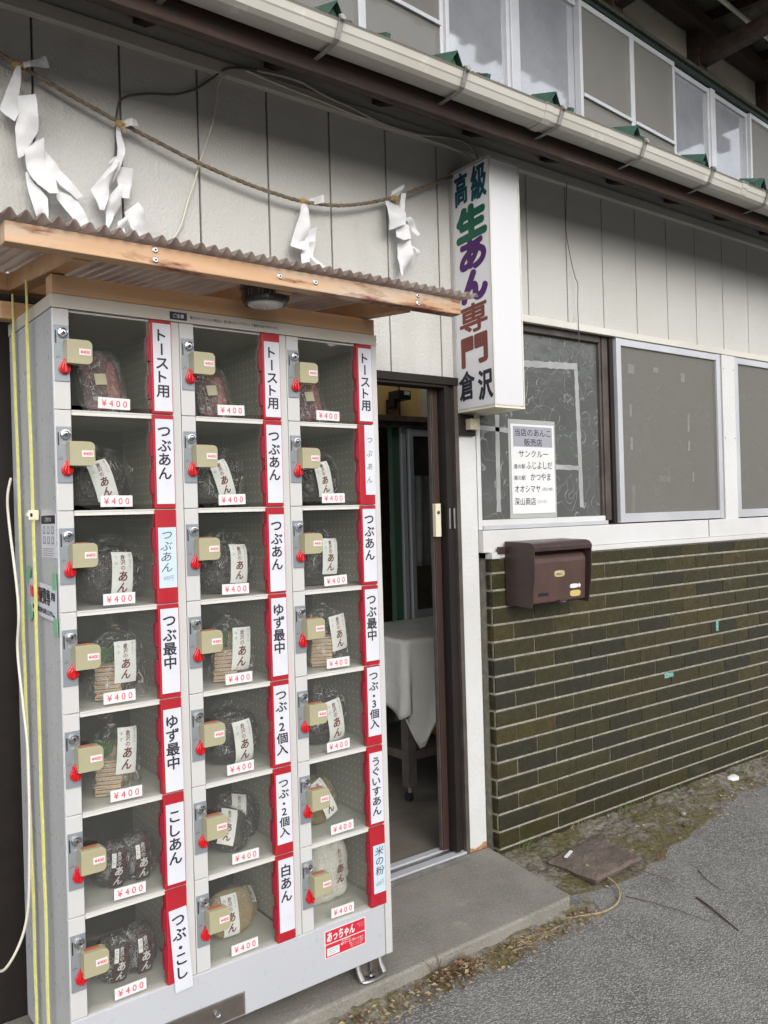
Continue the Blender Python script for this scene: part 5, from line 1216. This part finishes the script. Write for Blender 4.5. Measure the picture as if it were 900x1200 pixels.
# ================================================================== THINGS ON THE GROUND
def plate():
    mb = MB(); P = [(2.521, -.204), (2.866, -.178), (2.828, -.430), (2.531, -.440)]
    n = 24
    def f(u, v):
        a = Vector(P[3]).lerp(Vector(P[2]), u); b = Vector(P[0]).lerp(Vector(P[1]), u); p = a.lerp(b, v)
        e = min(u, v, 1-u, 1-v); return (p.x, p.y, -.006 + .004*nz((p.x, p.y, 0), 20) + .002*nz((p.x, p.y, 0), 70) - (.006 if e < .01 else 0))
    mb.grid(f, n, n, 'rust_plate'); tag(mb.build('drain_cover', base=(2.69, -.31, -.02), solid=.02), 'rough reddish brown slab covering a drain beside the step', 'drain cover')
plate()
mb = MB(); T = Matrix.Translation((2.615, -.235, .0085)) @ Matrix.Rotation(rad(22), 4, 'Z'); mb.box(-.035, .035, -.006, .006, 0, .004, 'litter_white', T); tag(mb.build('plastic_sliver', base=(2.615, -.235, .006)), 'thin white sliver lying on the drain slab', 'litter')
def twig(pts, r, lab, m='twig', name='twig', cat='twig', grp=None):
    mb = MB(); mb.tube(pts, [r*(1-.5*i/(len(pts)-1)) for i in range(len(pts))], m, 6); return tag(mb.build(name, base=pts[0]), lab, cat, grp)
G = -.031
twig([(2.738, -.728, G), (2.71, -.79, G+.003), (2.67, -.87, G+.001), (2.63, -.952, G)], .0042, 'longest dark twig, alone on the open asphalt')
twig([(2.555, -.554, G), (2.58, -.65, G+.004), (2.60, -.75, G+.003), (2.611, -.862, G)], .0018, 'thin grey twig on the asphalt between the slab and the dark twig', 'twig')
twig([(2.70, -.36, .0), (2.74, -.45, -.012), (2.77, -.53, -.02), (2.79, -.60, G)], .002, 'thin twig leaning off the drain slab towards the road')
twig([(2.95, -.60, G), (2.90, -.66, G+.002), (2.86, -.75, G)], .002, 'short twig on the asphalt farther right than the rest')
def cord():
    pts = [(2.60, -.33, .004), (2.60, -.42, -.008), (2.575, -.50, -.018), (2.50, -.565, -.026), (2.40, -.585, -.026), (2.30, -.56, -.022), (2.22, -.535, -.02)]
    cable('straw_twine', pts, .0042, 'straw', 'loop of pale straw cord curling from the drain slab to the step corner', 'twine')
cord()
def scatter():
    rnd = random.Random(4); mb = MB()
    for i in range(2200):
        if rnd.random() < .75: x = 2.40 + 3.2*rnd.random()**1.3; y = -.04 - rnd.random()*(.55 - .11*(x-2.4)); z = -.012 - .035*(-y/.5)
        else: x = rnd.uniform(.6, 2.4); y = -.53 - rnd.random()**2*.13; z = -.022
        r = rnd.choice((.0014, .0018, .0025, .0025, .0035, .005, .007)) * rnd.uniform(.7, 1.2)
        T = Matrix.Translation((x, y, z+r*.3)) @ Matrix.Rotation(rnd.uniform(0, 6), 4, 'Z')
        vs = [T @ Vector((a*r*rnd.uniform(.7, 1.3), b*r*rnd.uniform(.7, 1.3), c*r*rnd.uniform(.5, .9))) for a, b, c in ((1, 0, 0), (-1, 0, 0), (0, 1, 0), (0, -1, 0), (0, 0, 1), (0, 0, -1))]
        mb.add(vs, [(0, 2, 4), (2, 1, 4), (1, 3, 4), (3, 0, 4), (2, 0, 5), (1, 2, 5), (3, 1, 5), (0, 3, 5)], 'pebble')
    struct(mb.build('gravel'), 'stuff')
    mb = MB()       # dead leaves and chaff along the foot of the step and the wall
    for i in range(1100):
        q = rnd.random()
        if q < .45: x = rnd.uniform(1.0, 2.35); y = -.535 - rnd.random()**1.6*.10; z = -.018
        elif q < .85: x = 2.42 + 2.6*rnd.random(); y = -.05 - rnd.random()*(.45-.1*(x-2.4)); z = -.004-.03*(-y/.5)
        else: x = rnd.uniform(1.62, 1.78); y = -.55 - .05*rnd.random(); z = -.01+.02*rnd.random()
        s = rnd.uniform(.004, .013); T = Matrix.Translation((x, y, z+.004)) @ Matrix.Rotation(rnd.uniform(0, 6.3), 4, 'Z') @ Matrix.Rotation(rnd.uniform(-.7, .7), 4, 'X')
        mb.add([T @ Vector(v) for v in ((-s, 0, 0), (0, -s*.5, s*.2), (s, 0, .1*s), (0, s*.5, s*.25))], [(0, 1, 2, 3)], rnd.choice(('dry_leaf', 'dry_leaf', 'straw')))
    struct(mb.build('leaf_litter'), 'stuff')
    def tuft(name, x, y, z, n, h, m, lab, cat, lay=0.0, spread=.04):
        mb = MB()
        for i in range(n):
            a = rnd.uniform(0, 6.28); d = Vector((math.cos(a), math.sin(a)*.6, 0)); hh = h*rnd.uniform(.4, 1); b = Vector((x+rnd.uniform(-1, 1)*spread, y+rnd.uniform(-1, 1)*spread*.35, z))
            pts = [b, b + d*hh*.2 + Vector((lay*hh*.3, 0, hh*.45*(1-.7*abs(lay)))), b + d*hh*.55 + Vector((lay*hh, 0, hh*.75*(1-.85*abs(lay))))]
            for p in pts: p.z = max(p.z, z+.001)
            mb.tube(pts, [.0014, .0012, .0004], m, 4)
        return tag(mb.build(name, base=(x, y, z)), lab, cat)
    tuft('dry_grass', 2.02, -.545, -.03, 60, .10, 'straw', 'flattened bundle of straw at the foot of the step, below the doorway', 'dry grass', .9, .09)
    tuft('dry_grass', 1.80, -.548, -.03, 34, .07, 'straw', 'sparse dead grass tuft at the step foot near the locker', 'dry grass', -.4, .05)
    tuft('dry_grass', 1.665, -.53, -.03, 9, .15, 'dry_leaf', 'thin tall dry stalks beside the locker leg', 'dry grass', .0, .015)
    tuft('weed', 2.16, -.55, -.03, 26, .05, 'weed_green', 'small green weed at the step foot near its corner', 'weed', .2, .04)
    tuft('weed', 2.93, -.45, -.03, 22, .035, 'dry_leaf', 'brown withered weed on the asphalt edge right of the drain slab', 'weed', .2, .03)
    tuft('weed', 4.15, -.10, -.02, 40, .06, 'weed_green', 'bright green weed clump against the tiles at the far right', 'weed', .1, .08)
    tuft('weed', 2.90, -.045, -.005, 18, .05, 'straw', 'wispy weed at the base of the tiles behind the drain slab', 'weed', .0, .06)
    for (x, y, lab) in ((3.62, -.05, 'low green weed at the tile foot, left of the white scrap'), (3.22, -.05, 'small green weed at the tile foot behind the pebbles'), (4.45, -.08, 'low weed at the very right end of the dado'), (2.56, -.05, 'tiny weed at the tile corner beside the step')):
        tuft('weed', x, y, -.012, 24, .05, 'weed_green', lab, 'weed', .1, .05)
    mb = MB()
    for i in range(26):
        s = rnd.uniform(.010, .022); T = Matrix.Translation((1.735+rnd.uniform(-.035, .035), -.568+rnd.uniform(-.02, .02), -.016+rnd.uniform(0, .03))) @ Matrix.Rotation(rnd.uniform(0, 6.3), 4, 'Z') @ Matrix.Rotation(rnd.uniform(-1, 1), 4, 'X')
        mb.add([T @ Vector(v) for v in ((-s, 0, 0), (0, -s*.6, s*.35), (s, 0, .1*s), (0, s*.6, s*.3))], [(0, 1, 2, 3)], 'dry_leaf')
    tag(mb.build('leaf_clump', base=(1.735, -.568, -.03)), 'curled brown dead leaves heaped beside the locker leg', 'dead leaves')
    P = Pillow(4.02, -.12, -.022, .075, .05, .025, 8, wr=.008, ws=30); tag(P.mesh('litter_white', 24, 16).build('plastic_scrap', base=(4.02, -.12, -.022)), 'crumpled white plastic scrap among weeds by the tiles', 'litter')
    P = Pillow(3.40, -.24, -.022, .026, .022, .018, 8, wr=.002); tag(P.mesh('pebble', 12, 8).build('stone', base=(3.40, -.24, -.022)), 'pale pebble on the bare ground below the dado', 'stone')
    P = Pillow(3.30, -.31, -.026, .026, .022, .016, 9, wr=.002); tag(P.mesh('twig', 12, 8).build('stone', base=(3.30, -.31, -.026)), 'dark stone nearer the road than the pale pebble', 'stone')
scatter()
